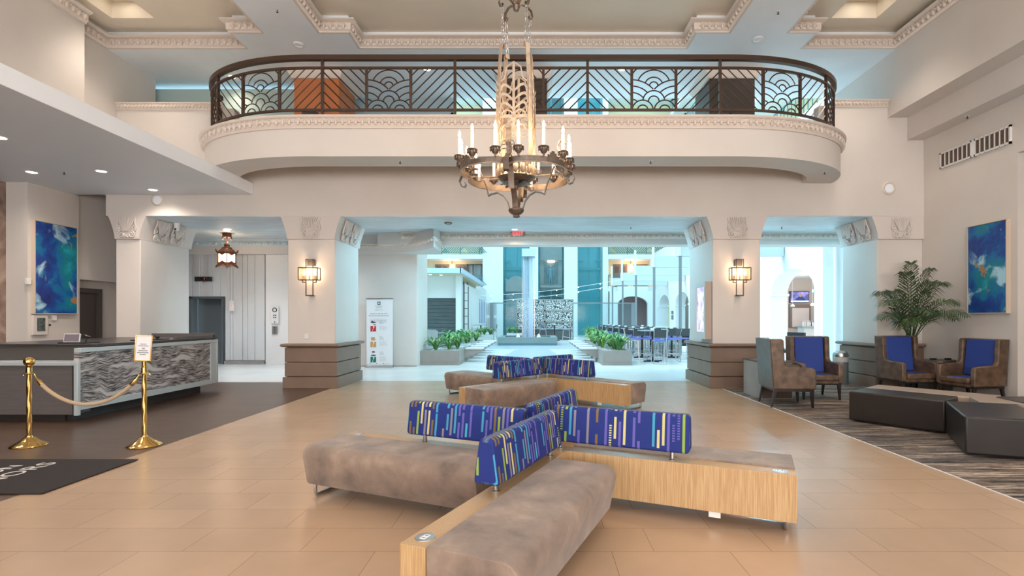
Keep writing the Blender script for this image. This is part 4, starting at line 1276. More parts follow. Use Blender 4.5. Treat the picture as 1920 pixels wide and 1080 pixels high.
wall_box('thermostat', -9.63, -9.58, 9.74, 9.82, 2.10, 2.22, M['white'], 'small white thermostat at the left of the blue painting', 'thermostat')
wall_box('card_reader', -5.02 + .17, -4.76, 10.825, 10.845, 1.03, 1.14, M['white'], 'white outlet plate low on the column under the left sconce', 'outlet')

# ---- elevator fittings
e = thing('elevator_indicator', (-10.55, 16.470, 2.73), 'steel floor indicator panel above the elevator door', 'indicator panel')
obj('plate', B(-10.87, -10.30, 16.470, 16.505, 2.64, 2.79), M['steel'], e, bevel=.004)
obj('display_window', B(-10.68, -10.49, 16.463, 16.470, 2.68, 2.75), M['black'], e)
text('1', .075, M['exit_red'], e, (-10.56, 16.460, 2.715), (R(90), 0, 0))
e = thing('elevator_call_plate', (-11.28, 16.470, 1.4), 'small grey sign plate left of the elevator door', 'plate')
obj('plate', B(-11.40, -11.18, 16.460, 16.485, 1.27, 1.40), M['concrete'], e)
obj('arrow', MB().prism([(-11.25, 1.37), (-11.22, 1.37), (-11.28, 1.30)], 'y', 16.455, 16.460), M['paper'], e)
e = thing('floor_sign', (-9.7, 16.470, 1.9), 'narrow projecting white sign right of the elevator door', 'sign')
obj('board', B(-9.74, -9.60, 16.440, 16.485, 1.70, 2.03), M['white'], e)
obj('button', B(-9.69, -9.65, 16.432, 16.440, 1.85, 1.88), M['exit_red'], e)
e = thing('elevator_control_panel', (-8.3, 16.470, 1.5), 'tall steel call panel with round emblem and buttons on the white wall', 'control panel')
obj('plate', B(-8.43, -8.18, 16.435, 16.470, 1.30, 1.84), M['white'], e, bevel=.01)
obj('emblem', MB().lathe([(.05, .012), (.075, .012), (.075, 0), (.05, 0)], (0, 0, 0), 20).xf(Matrix.Translation((-8.30, 16.435, 1.73)) @ Matrix.Rotation(R(90), 4, 'X')), M['inkdark'], e)
for bx in (-8.33, -8.27):
    for bz in (1.49, 1.56): obj('button', B(bx - .018, bx + .018, 16.425, 16.435, bz - .018, bz + .018), M['inkdark'], e)
obj('button', B(-8.32, -8.28, 16.425, 16.435, 1.33, 1.36), M['inkdark'], e)
e = thing('elevator_key_panel', (-8.3, 16.470, 1.0), 'small steel key switch panel below the tall call panel', 'control panel')
obj('plate', B(-8.39, -8.22, 16.445, 16.470, .95, 1.22), M['steel'], e, bevel=.004)
for bz in (1.01, 1.09, 1.16): obj('key_switch', B(-8.32, -8.29, 16.435, 16.445, bz - .015, bz + .015), M['inkdark'], e)

# ---- fire sprinkler / detectors low ceiling
disc('smoke_detector', -10.4, 15.6, 3.95, .10, 'white smoke detector on the elevator lobby ceiling', 'smoke detector')

# ---- display on the column
e = thing('wall_display', (3.61, 11.2, 1.6), 'white framed portrait screen on the side of the right column', 'display')
obj('case', B(3.60, 3.70, 10.90, 11.58, 1.02, 2.25), M['concrete_pale'], e, bevel=.008)
obj('front_frame', B(3.56, 3.60, 10.90, 10.98, 1.02, 2.25).box(3.56, 3.60, 11.50, 11.58, 1.02, 2.25).box(3.56, 3.60, 10.98, 11.50, 1.02, 1.17).box(3.56, 3.60, 10.98, 11.50, 2.13, 2.25), M['concrete_pale'], e)
obj('screen', B(3.585, 3.598, 10.98, 11.50, 1.17, 2.13), M['display'], e)
obj('side_cover', B(3.565, 3.69, 10.885, 10.90, 1.03, 2.24), mat('beige_side_cover', (.45, .36, .30), .5), e)

# ---- banner
def banner():
    X0, X1, y = -5.06, -4.26, 15.42
    e = thing('roll_up_banner', ((X0 + X1) / 2, y, 0), 'white roll-up breakfast banner with coloured squares against the cream wall', 'banner')
    obj('sheet', B(X0 + .01, X1 - .01, y, y + .004, .07, 2.04), M['paper'], e)
    obj('base', B(X0 - .01, X1 + .01, y - .07, y + .07, 0, .07), M['steel'], e, bevel=.01)
    obj('top_rail', B(X0, X1, y - .012, y + .014, 2.03, 2.065), M['steel'], e)
    obj('pole', MB().tube([(-4.66, y + .05, .05), (-4.66, y + .02, 2.04)], .012, 8), M['steel'], e)
    cx = -4.68
    yy = y - .003
    g = mat('banner_green', (.01, .12, .09), .6)
    obj('logo_square', B(cx - .045, cx + .045, yy, y, 1.86, 1.96), g, e)
    obj('logo_leaf', MB().lathe([(0, 0), (.024, 0)], (0, 0, 0), 12).xf(Matrix.Translation((cx, yy - .001, 1.91)) @ Matrix.Rotation(R(90), 4, 'X')), M['paper'], e)
    def T_(s_, z, size, x=cx, m=M['ink'], al='CENTER', sp_=1.2): return text(s_, size, m, e, (x, yy - .001, z), (R(90), 0, 0), ext=.0005, align=al, spacing=sp_)
    T_('EMBASSY', 1.82, .045); T_('SUITES', 1.775, .045)
    # text lines too small to read: short strokes in word groups
    random.seed(5)
    def words(z, x0, x1, h, m):
        mb = MB(); x = x0
        while x < x1 - .02:
            w_ = random.uniform(.03, .085); w_ = min(w_, x1 - x)
            q = x
            while q < x + w_ - .004:
                hh = h * random.choice((.7, 1, 1)); mb.box(q, q + .005, yy, y, z, z + hh); q += .011
            x += w_ + .018
        obj('text_line', mb, m, e)
    words(1.70, cx - .11, cx + .11, .02, M['ink'])
    words(1.585, cx - .26, cx + .26, .032, M['ink']); words(1.525, cx - .31, cx + .31, .032, M['ink'])
    for z in (1.43, 1.40, 1.37, 1.34): words(z, cx - .26, cx + .22, .013, M['ink'])
    sq = [(.55, .02, .02), (.62, .32, .12), (.0, .17, .12)]
    pics = [1.17, .70, .23 + .02]
    for k, (c, zb_) in enumerate(zip(sq, pics)):
        # tile with a white spoon, picture above it
        mm = mat('banner_tile_colour', c, .6)
        obj('colour_tile', B(cx - .255, cx - .085, yy, y, zb_ - .10, zb_ + .065), mm, e)
        obj('spoon_icon', MB().ball((cx - .155, yy - .002, zb_ + .035), .02, .001, .03, 10, 6).bar((cx - .16, yy - .002, zb_ + .01), (cx - .195, yy - .002, zb_ - .085), .010, .002, (0, 1, 0)), M['paper'], e)
        food = MB()
        if k == 0: food.ball((cx - .17, yy, zb_ + .17), .08, .001, .022, 12, 6).ball((cx - .20, yy, zb_ + .20), .03, .001, .02, 8, 5).ball((cx - .13, yy, zb_ + .10), .05, .001, .014, 10, 5)
        if k == 1: food.box(cx - .235, cx - .12, yy, y, zb_ + .10, zb_ + .20).ball((cx - .10, yy, zb_ + .13), .014, .001, .02, 8, 5)
        if k == 2: food.ball((cx - .165, yy, zb_ + .21), .05, .001, .022, 12, 6).ball((cx - .165, yy, zb_ + .11), .08, .001, .02, 12, 6)
        obj('food_picture', food, M['inkdark'] if k != 1 else mm, e)
        for z, L_ in ((.20, .10), (.165, .15), (.13, .12), (.05, .19)): words(zb_ + z, cx + .02, cx + .02 + L_, .016, M['ink'])
        for z in (.01, -.02, -.05): words(zb_ + z, cx + .02, cx + .24, .009, M['ink'])
    for q in (-.28, -.08, .13): obj('footer_icon', B(cx + q, cx + q + .02, yy, y, .105, .125), M['inkdark'], e)
    words(.108, cx + .17, cx + .34, .010, M['ink'])
banner()

# ================================================================== CROSS-SHAPED BENCHES
def bolster_mesh(L):
    """striped backrest, along x from 0 to L, thick at the foot; UV in metres"""
    prof = []
    W0, W1, Hh = .082, .050, .275
    def arc(cx, cz, r, a0, a1, n=5):
        for k in range(n + 1):
            a = a0 + (a1 - a0) * k / n; prof.append((cx + r * math.cos(a), cz + r * math.sin(a)))
    arc(W0 - .022, .022, .022, -PI / 2, 0); arc(W1 - .03, Hh - .03, .03, 0, PI / 2); arc(-W1 + .03, Hh - .03, .03, PI / 2, PI); arc(-W0 + .022, .022, .022, PI, 1.5 * PI)
    prof.append(prof[0])
    acc = [0]
    for i in range(1, len(prof)): acc.append(acc[-1] + math.dist(prof[i], prof[i - 1]))
    xs = [0, .004, .014, .03] + [.03 + (L - .06) * k / 10 for k in range(1, 10)] + [L - .03, L - .014, L - .004, L]
    sc_ = [.84, .92, .98, 1] + [1] * 9 + [1, .98, .92, .84]
    mb = MB(); mb.uv = []
    m = len(prof); vs = []; fs = []
    cz = Hh / 2
    for x, s_ in zip(xs, sc_):
        for (a, z), u in zip(prof, acc):
            vs.append((x, a * s_, cz + (z - cz) * s_))
            # fabric runs up one side, over the top and down the other
            h = u if u < .34 else .66 - u
            mb.uv.append((x + (3.1 if a < 0 else 0), h - .02 if h > 0 else .0))
    for i in range(len(xs) - 1):
        for k in range(m - 1): fs.append((i * m + k, i * m + k + 1, (i + 1) * m + k + 1, (i + 1) * m + k))
    n0 = len(vs)
    # end caps
    for end, base in ((0, 0), (len(xs) - 1, (len(xs) - 1) * m)):
        c0 = len(vs)
        for k in range(m - 1):
            a, z = prof[k]; vs.append((xs[end], a * .84, cz + (z - cz) * .84)); mb.uv.append((a + 7.3 + end, z - .02))
        fs.append(tuple(range(c0, c0 + m - 1)) if end else tuple(range(c0 + m - 2, c0 - 1, -1)))
    mb.v = vs; mb.f = fs
    return mb


def cross_bench(label):
    e = thing('cross_bench', (0, 0, 0), label, 'bench')
    A0, LEN = .06, 1.82
    for k in range(4):
        # arm 0 runs along local +x with its oak spine at y .06-.20 and the seat behind it (y .20-.66)
        Mk = Matrix.Rotation(k * PI / 2, 4, 'Z')
        x0 = -.06
        obj('wood_spine', B(x0, LEN, A0, .20, .10, .42).xf(Mk), M['oak'], e, bevel=.002, local=True)
        pr = [(.203, .10), (.60, .10), (.62, .12), (.665, .335)]
        for q in range(7):
            a = 0 + PI / 2 * q / 6; pr.append((.665 - .075 + .075 * math.cos(a), .350 + .075 * math.sin(a)))
        pr += [(.203, .430)]
        obj('seat_cushion', MB().prism(pr, 'x', .205, LEN - .004).xf(Mk), M['suede'], e, bevel=.006, ang=40, local=True)
        bo = bolster_mesh(1.06).xf(Mk @ Matrix.Translation((.07, .13, .487)))
        b = obj('backrest', bo, M['stripes'], e, ang=50, local=True)
        for px in (.12, 1.0):
            obj('post', MB().lathe([(0, .418), (.026, .418), (.026, .424), (.017, .428), (.017, .50), (0, .50)], (px, .13, 0), 16).xf(Mk), M['steel'], b, local=True)
        # sled leg
        lx = LEN - .06
        lg = [(lx, .17, .10), (lx, .17, .035), (lx, .178, .018), (lx, .20, .013), (lx, .55, .013), (lx, .572, .018), (lx, .58, .035), (lx, .58, .10)]
        obj('sled_leg', MB().tube(lg, .014, 8).xf(Mk), M['steel'], e, local=True)
        ou = obj('outlet_disc', MB().lathe([(0, .422), (.048, .422), (.05, .419), (.05, .417)], (LEN - .10, .13, 0), 24).xf(Mk), M['steel'], e, local=True)
        obj('socket', B(LEN - .125, LEN - .075, .115, .145, .4215, .4235).xf(Mk), M['white'], ou, local=True)
        for q in (-.014, .014): obj('socket_slot', B(LEN - .103 + q, LEN - .097 + q, .122, .138, .4234, .4240).xf(Mk), M['inkdark'], ou, local=True)
    obj('centre_block', B(-.06, .06, -.06, .06, .10, .42), M['oak'], e, local=True)
    obj('cable_tag', B(1.26, 1.34, .08, .082, .055, .10), M['white'], e, local=True)
    return e
b1 = cross_bench('large cross-shaped oak and suede bench with blue striped backrests nearest the camera')
b1.location = (.034, 4.09, 0); b1.rotation_euler = (0, 0, R(-23.3))
b2 = dup(b1, (.02, 9.21, 0), R(-42.6), 'smaller-looking cross-shaped bench with striped backrests near the planters behind the first')

# ================================================================== STANCHIONS
def stanchion(label, ball=True):
    e = thing('brass_stanchion', (0, 0, 0), label, 'stanchion')
    obj('base', MB().lathe([(0, 0), (.165, 0), (.172, .008), (.165, .018), (.12, .045), (.08, .07), (.055, .095), (.035, .105), (.030, .12), (0, .12)], n=36), M['brass'], e, local=True)
    # fluted spiral pole
    mb = MB(); n = 16; lv = 60; vs = []; fs = []
    for i in range(lv + 1):
        z = .11 + (.83 - .11) * i / lv
        for k in range(n):
            a = 2 * PI * k / n; r = .024 + .0022 * math.cos(3 * (a - z * 9)); vs.append((r * math.cos(a), r * math.sin(a), z))
    for i in range(lv):
        for k in range(n):
            l = (k + 1) % n; fs.append((i * n + k, i * n + l, (i + 1) * n + l, (i + 1) * n + k))
    mb.add(vs, fs)
    obj('pole', mb, M['brass'], e, local=True, ang=80)
    obj('collar', MB().lathe([(0, .82), (.042, .82), (.046, .828), (.042, .836), (.03, .84), (.028, .90), (.034, .905), (.02, .915), (0, .915)], n=24), M['brass'], e, local=True)
    if ball: obj('ball_finial', MB().ball((0, 0, .965), .052, n=24, m=14), M['brass'], e, local=True)
    for s_ in (-1, 1):
        obj('rope_hook', MB().tube([(s_ * .04, 0, .83), (s_ * .062, 0, .825), (s_ * .066, 0, .81), (s_ * .055, 0, .80)], .005, 6), M['brass'], e, local=True)
    return e
s1 = stanchion('brass stanchion with a ball top, left of the sign-topped one', True)
s1.location = (-5.80, 5.92, 0)
s2 = stanchion('brass stanchion carrying a framed notice, right end of the rope', False)
s2.location = (-4.49, 5.93, 0)
e = thing('stanchion_sign', (-4.49, 5.93, .9), 'small brass framed notice standing on the right stanchion', 'sign')
T = Matrix.Translation((-4.50, 5.93, 1.12)) @ Matrix.Rotation(R(22), 4, 'Z') @ Matrix.Rotation(R(3), 4, 'Y')
fr = MB()
W_, H_ = .082, .150
fr.box(-W_, W_, -.012, .012, -H_, -H_ + .012).box(-W_, W_, -.012, .012, H_ - .012, H_).box(-W_, -W_ + .012, -.012, .012, -H_ + .012, H_ - .012).box(W_ - .012, W_, -.012, .012, -H_ + .012, H_ - .012)
obj('frame', fr.xf(T), M['brass'], e, bevel=.003)
obj('sheet', B(-W_ + .01, W_ - .01, -.004, .004, -H_ + .01, H_ - .01).xf(T), M['paper'], e)
obj('neck', MB().lathe([(0, .905), (.024, .905), (.024, .965), (.03, .972), (0, .975)], (-4.49, 5.93, 0), 18), M['brass'], e)
random.seed(9)
for z, w_, mm in ((.045, .03, M['ink']), (.025, .05, M['ink']), (-.005, .012, M['inkdark']), (-.03, .045, M['inkdark']), (-.052, .055, M['inkdark']), (-.075, .03, M['inkdark'])):
    mb = MB(); x = -w_
    while x < w_: mb.box(x, x + .006, -.0055, -.004, z - .006, z + .006); x += .010
    obj('text_line', mb.xf(T), mm, e)
# the rope
e = thing('velour_rope', (-5.15, 5.92, .6), 'tan velour rope hanging between the two brass stanchions', 'rope')
A_, B_ = Vector((-5.735, 5.92, .805)), Vector((-4.555, 5.93, .805))
def rp(t):
    p = A_.lerp(B_, t); p.z -= .33 * (1 - (2 * t - 1) ** 2) ** .85; return p
obj('rope', MB().tube([rp(.06 + .88 * k / 30) for k in range(31)], .021, 12), M['rope'], e)
for t0, t1 in ((.0, .07), (1, .93)):
    obj('brass_end', MB().tube([rp(t0), rp(t0 + (t1 - t0) * .3), rp(t0 + (t1 - t0) * .5), rp(t1)], [.006, .012, .024, .024], 12), M['brass'], e)

# ================================================================== ENTRANCE MAT
e = thing('entrance_mat', (-6.0, 4.8, 0), 'black floor mat with white lettering in front of the stanchions', 'mat')
obj('pile', B(-8.4, -4.09, 4.28, 5.32, .004, .014), M['matblack'], e, bevel=.003)
text('HONORS', .225, M['lettering'], e, (-4.86, 4.66, .0145), (0, 0, R(90)), sx=1.12, ext=.0008, spacing=1.02)
text('HILTON', .175, M['lettering'], e, (-5.10, 4.74, .0145), (0, 0, R(90)), sx=1.12, ext=.0008, spacing=1.02)

# ================================================================== RECEPTION DESK
e = thing('reception_desk', (-6.9, 8.9, 0), 'long grey reception desk with a wavy stone front panel', 'reception desk')
X = -6.40
obj('body', B(-8.3, X - .10, 7.62, 10.38, .16, 1.05), M['desk_low'], e)
obj('plinth', B(-8.2, X - .22, 7.4, 10.2, 0, .165), M['plinth'], e)
obj('countertop', B(-8.35, X - .02, 7.55, 10.40, 1.05, 1.085), M['counter'], e, bevel=.004)
obj('end_panel', B(-10.6, X - .10, 7.58, 7.64, .80, 1.05), M['darkframe'], e)
obj('stone_panel', B(X - .10, X - .03, 7.275, 10.36, .26, .98), M['deskpanel'], e)
fr = MB().box(X - .10, X, 7.275, 10.42, .98, 1.04).box(X - .10, X + .0, 7.275, 10.42, .17, .26).box(X - .10, X, 10.36, 10.42, .26, .98)
obj('panel_frame', fr, M['edge'], e, bevel=.004)
obj('panel_frame_post', B(X - .10, X - .005, 10.20, 10.36, .26, .98), M['edge'], e)
obj('privacy_riser', B(-7.7, X - .06, 10.36, 10.44, 1.04, 1.16).box(X - .12, X - .06, 9.3, 10.4, 1.085, 1.13), M['desk_low'], e)
e = thing('low_counter', (-8.4, 7.4, 0), 'low dark counter with a pale metal edge at the left end of the desk', 'counter')
obj('body', B(-11, X - .11, 7.26, 7.56, .11, .80), M['desk_low'], e)
obj('metal_edge', B(-11, X - .11, 7.22, 7.58, .80, .85).box(X - .11, X, 7.22, 7.272, .80, .85).box(X - .055, X, 7.22, 7.272, .10, .80), M['edge'], e, bevel=.004)
obj('plinth', B(-10.8, X - .3, 7.36, 7.56, 0, .11), M['plinth'], e)
obj('upper_screen', B(-11, X - .11, 7.60, 7.66, .85, 1.06), M['darkframe'], e)
# things on the desk
e = thing('payment_terminal', (-7.0, 7.8, 1.09), 'small white framed screen with a card reader on the near end of the desk', 'screen')
obj('stand', B(-7.12, -6.70, 7.70, 7.95, 1.085, 1.10), M['black'], e)
T = Matrix.Translation((-6.98, 7.8, 1.165)) @ Matrix.Rotation(R(8), 4, 'Z') @ Matrix.Rotation(R(-10), 4, 'X')
obj('bezel', B(-.12, .10, -.012, .012, -.065, .065).xf(T), M['white'], e, bevel=.004)
obj('screen', B(-.11, .09, -.015, -.012, -.055, .055).xf(T), mat('mauve_screen', (.20, .17, .20), .3), e)
cr_ = obj('card_reader', B(-.035, .045, -.03, .03, -.015, .015).xf(Matrix.Translation((-6.80, 7.82, 1.19)) @ Matrix.Rotation(R(25), 4, 'Y')), M['black'], e, bevel=.006)
obj('reader_arm', MB().tube([(-6.82, 7.83, 1.10), (-6.81, 7.83, 1.18)], .012, 8), M['black'], e)
e = thing('tablet_arm', (-6.7, 9.0, 1.09), 'black bracket lying flat on the middle of the desk top', 'bracket')
obj('bar', B(-6.75, -6.55, 8.6, 9.25, 1.088, 1.105), M['black'], e, bevel=.004)
obj('knob', MB().ball((-6.62, 9.05, 1.135), .03, .05, .03), M['black'], e)
obj('lever', MB().tube([(-6.62, 9.05, 1.11), (-6.64, 9.0, 1.17)], .008, 6), M['black'], e)

# ================================================================== WING CHAIRS
def wing_chair(label):
    e = thing('wing_chair', (0, 0, 0), label, 'armchair')
    W, D = .36, .34   # half width; faces local -y
    for s_ in (-1, 1):
        xa, xb_ = sorted((s_ * W, s_ * (W - .085)))
        side = [(-.34, .30), (-.335, .60), (-.32, .635), (-.28, .648), (.08, .665), (.125, .69), (.15, .74), (.165, 1.09), (.185, 1.12), (.385, 1.12), (.33, .30)]
        obj('side_panel', MB().prism(side, 'x', xa, xb_), M['leather'], e, bevel=.022, seg=3, local=True)
    back = [(.20, .40), (.27, .40), (.33, 1.115), (.25, 1.115)]
    obj('backrest', MB().prism([(.20, .42), (.325, .42), (.385, 1.115), (.285, 1.115)], 'x', -W + .083, W - .083), M['leather'], e, bevel=.012, local=True)
    obj('back_cushion', MB().prism([(.145, .45), (.21, .45), (.285, 1.105), (.215, 1.105)], 'x', -W + .10, W - .10), M['blue'], e, bevel=.02, seg=3, local=True)
    obj('back_shell', MB().prism([(.332, .31), (.340, .31), (.394, 1.118), (.386, 1.118)], 'x', -W + .004, W - .004), M['leather_back'], e, bevel=.002, local=True)
    obj('seat_base', B(-W + .083, W - .083, -.33, .32, .29, .345), M['leather'], e, bevel=.006, local=True)
    obj('seat_cushion', B(-W + .087, W - .087, -.375, .19, .345, .445), M['leather'], e, bevel=.03, seg=3, local=True)
    obj('seat_stripe', B(-.125, .125, -.33, .15, .436, .449), M['blue'], e, bevel=.006, local=True)
    rail = MB().box(-W + .02, W - .02, -.31, -.27, .265, .30).box(-W + .02, W - .02, .27, .31, .265, .30).box(-W + .02, -W + .06, -.27, .27, .265, .30).box(W - .06, W - .02, -.27, .27, .265, .30)
    obj('frame', rail, M['wood_dark'], e, local=True)
    for sx in (-1, 1):
        for sy in (-1, 1):
            tx, ty = sx * .305, sy * .285; bx = sx * .31; by = sy * (.30 if sy < 0 else .345)
            a, b_ = .026, .015
            obj('leg', MB().hexa([(bx - b_, by - b_, 0), (bx + b_, by - b_, 0), (bx + b_, by + b_, 0), (bx - b_, by + b_, 0)], [(tx - a, ty - a, .27), (tx + a, ty - a, .27), (tx + a, ty + a, .27), (tx - a, ty + a, .27)]), M['wood_dark'], e, bevel=.003, local=True)
    return e
FL = .004
wc = wing_chair('brown wing chair seen from behind, turned to the right beside the block table')
wc.location = (4.23, 8.74, FL); wc.rotation_euler = (0, 0, R(84))
dup(wc, (5.13, 9.55, FL), R(-4), 'brown wing chair with blue back facing forward beside the trash can')
dup(wc, (7.03, 9.80, FL), R(3), 'brown wing chair with blue back in front of the corner column and palm')
dup(wc, (7.64, 9.10, FL), R(-80), 'brown wing chair with blue back angled beside the right wall under the painting', scale=.98)

e = thing('block_table', (4.4, 9.6, 0), 'low boxy side table with pale sides between the two left wing chairs', 'side table')
obj('carcass', B(4.06, 4.62, 9.32, 10.12, FL, .66), M['concrete'], e, bevel=.004)
obj('top', B(4.05, 4.63, 9.31, 10.13, .66, .685), M['table_brown'], e, bevel=.003)
obj('front_panel', B(4.075, 4.605, 9.305, 9.32, .02, .65), M['table_brown'], e)

e = thing('corner_table', (7.6, 9.7, 0), 'round-nosed brown table between the two right wing chairs', 'side table')
tp = [(7.24, 10.2), (7.24, 9.75)] + [(7.53 - .0 + .29 * math.cos(a), 9.70 + .22 * math.sin(a)) for a in [PI + PI * k / 10 for k in range(11)]] + [(7.82, 9.75), (8.02, 10.0), (8.02, 10.2)]
tp = [(7.44, 9.82), (7.50, 9.72), (7.60, 9.66), (7.70, 9.68), (7.95, 9.80), (8.06, 9.92), (8.06, 10.16), (7.44, 10.16)]
obj('top', MB().prism(tp, 'z', .62, .665), M['table_brown'], e, bevel=.006)
obj('body', MB().prism([(7.50 + (p[0] - 7.44) * .85, 9.76 + (p[1] - 9.66) * .8) for p in tp], 'z', FL, .62), M['table_brown'], e, ang=50)
for k, x in enumerate((7.62, 7.90)):
    obj('power_socket', B(x - .05, x + .05, 9.90, 9.95, .665, .70), M['black'], e, bevel=.004)

# ================================================================== OTTOMAN
def rib(name, A, Bp, C, D, z0, z1, m, e, bev=.02):
    mb = MB().hexa([(*A, z0), (*Bp, z0), (*C, z0), (*D, z0)], [(*A, z1), (*Bp, z1), (*C, z1), (*D, z1)])
    return obj(name, mb, m, e, bevel=bev, seg=3)
def ottoman():
    e = thing('star_ottoman', (5.6, 7.0, 0), 'big low dark vinyl ottoman with pale wedge tops at the right edge', 'ottoman')
    u1 = Vector((-.63, .777)); n1 = Vector((.777, .63))
    P2 = Vector((5.12, 6.47))
    P1 = P2 + u1 * 1.10
    # arm 1: dark near block and pale far block
    a, b_, c, d = P2, P2 + n1 * .62, P1 + n1 * .62, P1
    rib('dark_block', a, b_, c, d, .03, .43, M['ottoman'], e)
    rib('pale_block', b_ - u1 * .35 + n1 * .006, P2 + n1 * 1.15 - u1 * .35, P1 + n1 * 1.15, c + n1 * .006, .03, .432, M['ottoman_beige'], e)
    u2 = Vector((-.507, -.862)); n2 = Vector((.862, -.507))
    P3 = P2 + u2 * 1.18
    rib('dark_block', P2 + n2 * .006 - u2 * .0, P3, P3 + Vector((.94, -.34)) * .70, P2 + n2 * .70 - u2 * .15, .03, .43, M['ottoman'], e)
    rib('pale_block', P3 + Vector((.94, -.34)) * .71, P3 + Vector((.94, -.34)) * 1.3, P2 + n2 * 1.3 - u2 * .2, P2 + n2 * .71 - u2 * .16, .03, .432, M['ottoman_beige'], e)
    # arm 3 to the right
    rib('dark_block', Vector((5.98, 6.30)), Vector((7.4, 6.25)), Vector((7.4, 6.85)), Vector((5.95, 6.85)), .03, .43, M['ottoman'], e)
    rib('centre_block', Vector((5.50, 6.43)), Vector((5.90, 6.22)), Vector((5.98, 6.8)), Vector((5.72, 6.86)), .03, .431, M['ottoman_beige'], e, .004)
    obj('plinth', MB().hexa([(4.66, 7.2, FL), (5.14, 6.62, FL), (5.7, 7.1, FL), (5.3, 7.7, FL)], [(4.66, 7.2, .03), (5.14, 6.62, .03), (5.7, 7.1, .03), (5.3, 7.7, .03)]).hexa([(4.68, 5.56, FL), (5.3, 5.4, FL), (5.7, 6.3, FL), (5.2, 6.4, FL)], [(4.68, 5.56, .03), (5.3, 5.4, .03), (5.7, 6.3, .03), (5.2, 6.4, .03)]).box(6.05, 7.3, 6.35, 6.75, FL, .03), M['rubber'], e)
ottoman()

# ================================================================== POTTED PALM
def palm():
    cx, cy = 7.55, 10.42
    e = thing('potted_palm', (cx, cy, 0), 'tall potted palm with drooping dark green fronds in the corner', 'potted plant')
    obj('pot', MB().lathe([(0, FL), (.15, FL), (.19, .38), (.20, .42), (.175, .42), (.16, .38), (0, .38)], (cx, cy, 0), 24), M['plinth'], e)
    obj('soil', MB().lathe([(0, .385), (.168, .385)], (cx, cy, 0), 20), M['soil'], e)
    st = MB()
    for k in range(5):
        a = 2 * PI * k / 5
        st.tube([(cx + .04 * math.cos(a), cy + .04 * math.sin(a), .38), (cx + .05 * math.cos(a), cy + .05 * math.sin(a), .75), (cx + .07 * math.cos(a), cy + .07 * math.sin(a), 1.2)], [.022, .018, .012], 7)
    obj('stems', st, M['leaf'], e)
    rnd = random.Random(12)
    #        (px end dx, dz end, forward y, arch)
    specs = [(-.95, 1.72, -.55, .45), (-.85, 1.45, -.35, .42), (-.60, 1.95, -.20, .35), (-.30, 2.35, -.25, .15), (.02, 2.58, .02, .05), (.16, 2.42, -.35, .12), (.24, 2.1, -.62, .30),
             (.28, 1.72, -.85, .42), (.22, 1.50, -1.10, .45), (-.20, 1.55, -.85, .40), (-.55, 1.35, -.75, .40), (.12, 1.45, -.95, .42), (.2, 1.95, -.15, .3), (-.42, 1.28, -.35, .3), (-.75, 1.95, -.05, .3), (.05, 2.15, -.55, .2)]
    for (dx, zt, dy, ar) in specs:
        b0 = Vector((cx + dx * .05, cy + dy * .05, 1.0))
        tip = Vector((cx + dx, cy + dy, zt))
        top = Vector((cx + dx * .55, cy + dy * .55, max(zt, 1.5) + ar * .8))
        pts = []
        n = 16
        for k in range(n + 1):
            t = k / n
            p = b0 * (1 - t) ** 2 + top * 2 * t * (1 - t) + tip * t * t
            pts.append(p)
        mb = MB().tube(pts, [.009 * (1 - .8 * k / n) for k in range(n + 1)], 5)
        # leaflets
        NL = 22
        for k in range(NL):
            t = .22 + .78 * k / (NL - 1)
            i = min(int(t * n), n - 1); f = t * n - i
            p = pts[i].lerp(pts[i + 1], f); tg = (pts[i + 1] - pts[i]).normalized()
            sd = tg.cross(Vector((0, 0, 1)))
            sd = sd.normalized() if sd.length > .05 else Vector((1, 0, 0))
            ln = (.40 * math.sin(PI * min(1, .25 + .72 * t)) + .05) * rnd.uniform(.85, 1.1)
            for s_ in (-1, 1):
                dr = (sd * s_ * .80 + tg * .62 + Vector((0, 0, rnd.uniform(.0, .2)))).normalized()
                q0 = p; q1 = p + dr * ln * .5 + Vector((0, 0, -.01)); q2 = p + dr * ln * .92 + Vector((0, 0, -ln * .55))
                wv = tg.cross(dr).normalized().cross(dr).normalized()
                w_ = .012
                vs = [q0 - wv * w_ * .4, q0 + wv * w_ * .4, q1 + wv * w_, q1 - wv * w_, q2]
                mb.add(vs, [(0, 1, 2, 3), (3, 2, 4)])
        obj('frond', mb, M['leaf'], e)
palm()

# ================================================================== TRASH CAN
e = thing('trash_can', (6.77, 11.5, 0), 'round steel trash can beside the corner column', 'trash can')
obj('body', MB().lathe([(0, FL), (.15, FL), (.155, .02), (.155, .58), (.15, .585)], (6.77, 11.5, 0), 28), M['grey'], e)
obj('liner', MB().lathe([(.158, .50), (.160, .60), (.15, .61)], (6.77, 11.5, 0), 28), mat('clear_bag', (.55, .58, .58), .3), e)
obj('lid', MB().lathe([(.155, .60), (.16, .64), (.14, .70), (.09, .735), (.085, .71), (0, .70)], (6.77, 11.5, 0), 28), M['steel'], e)

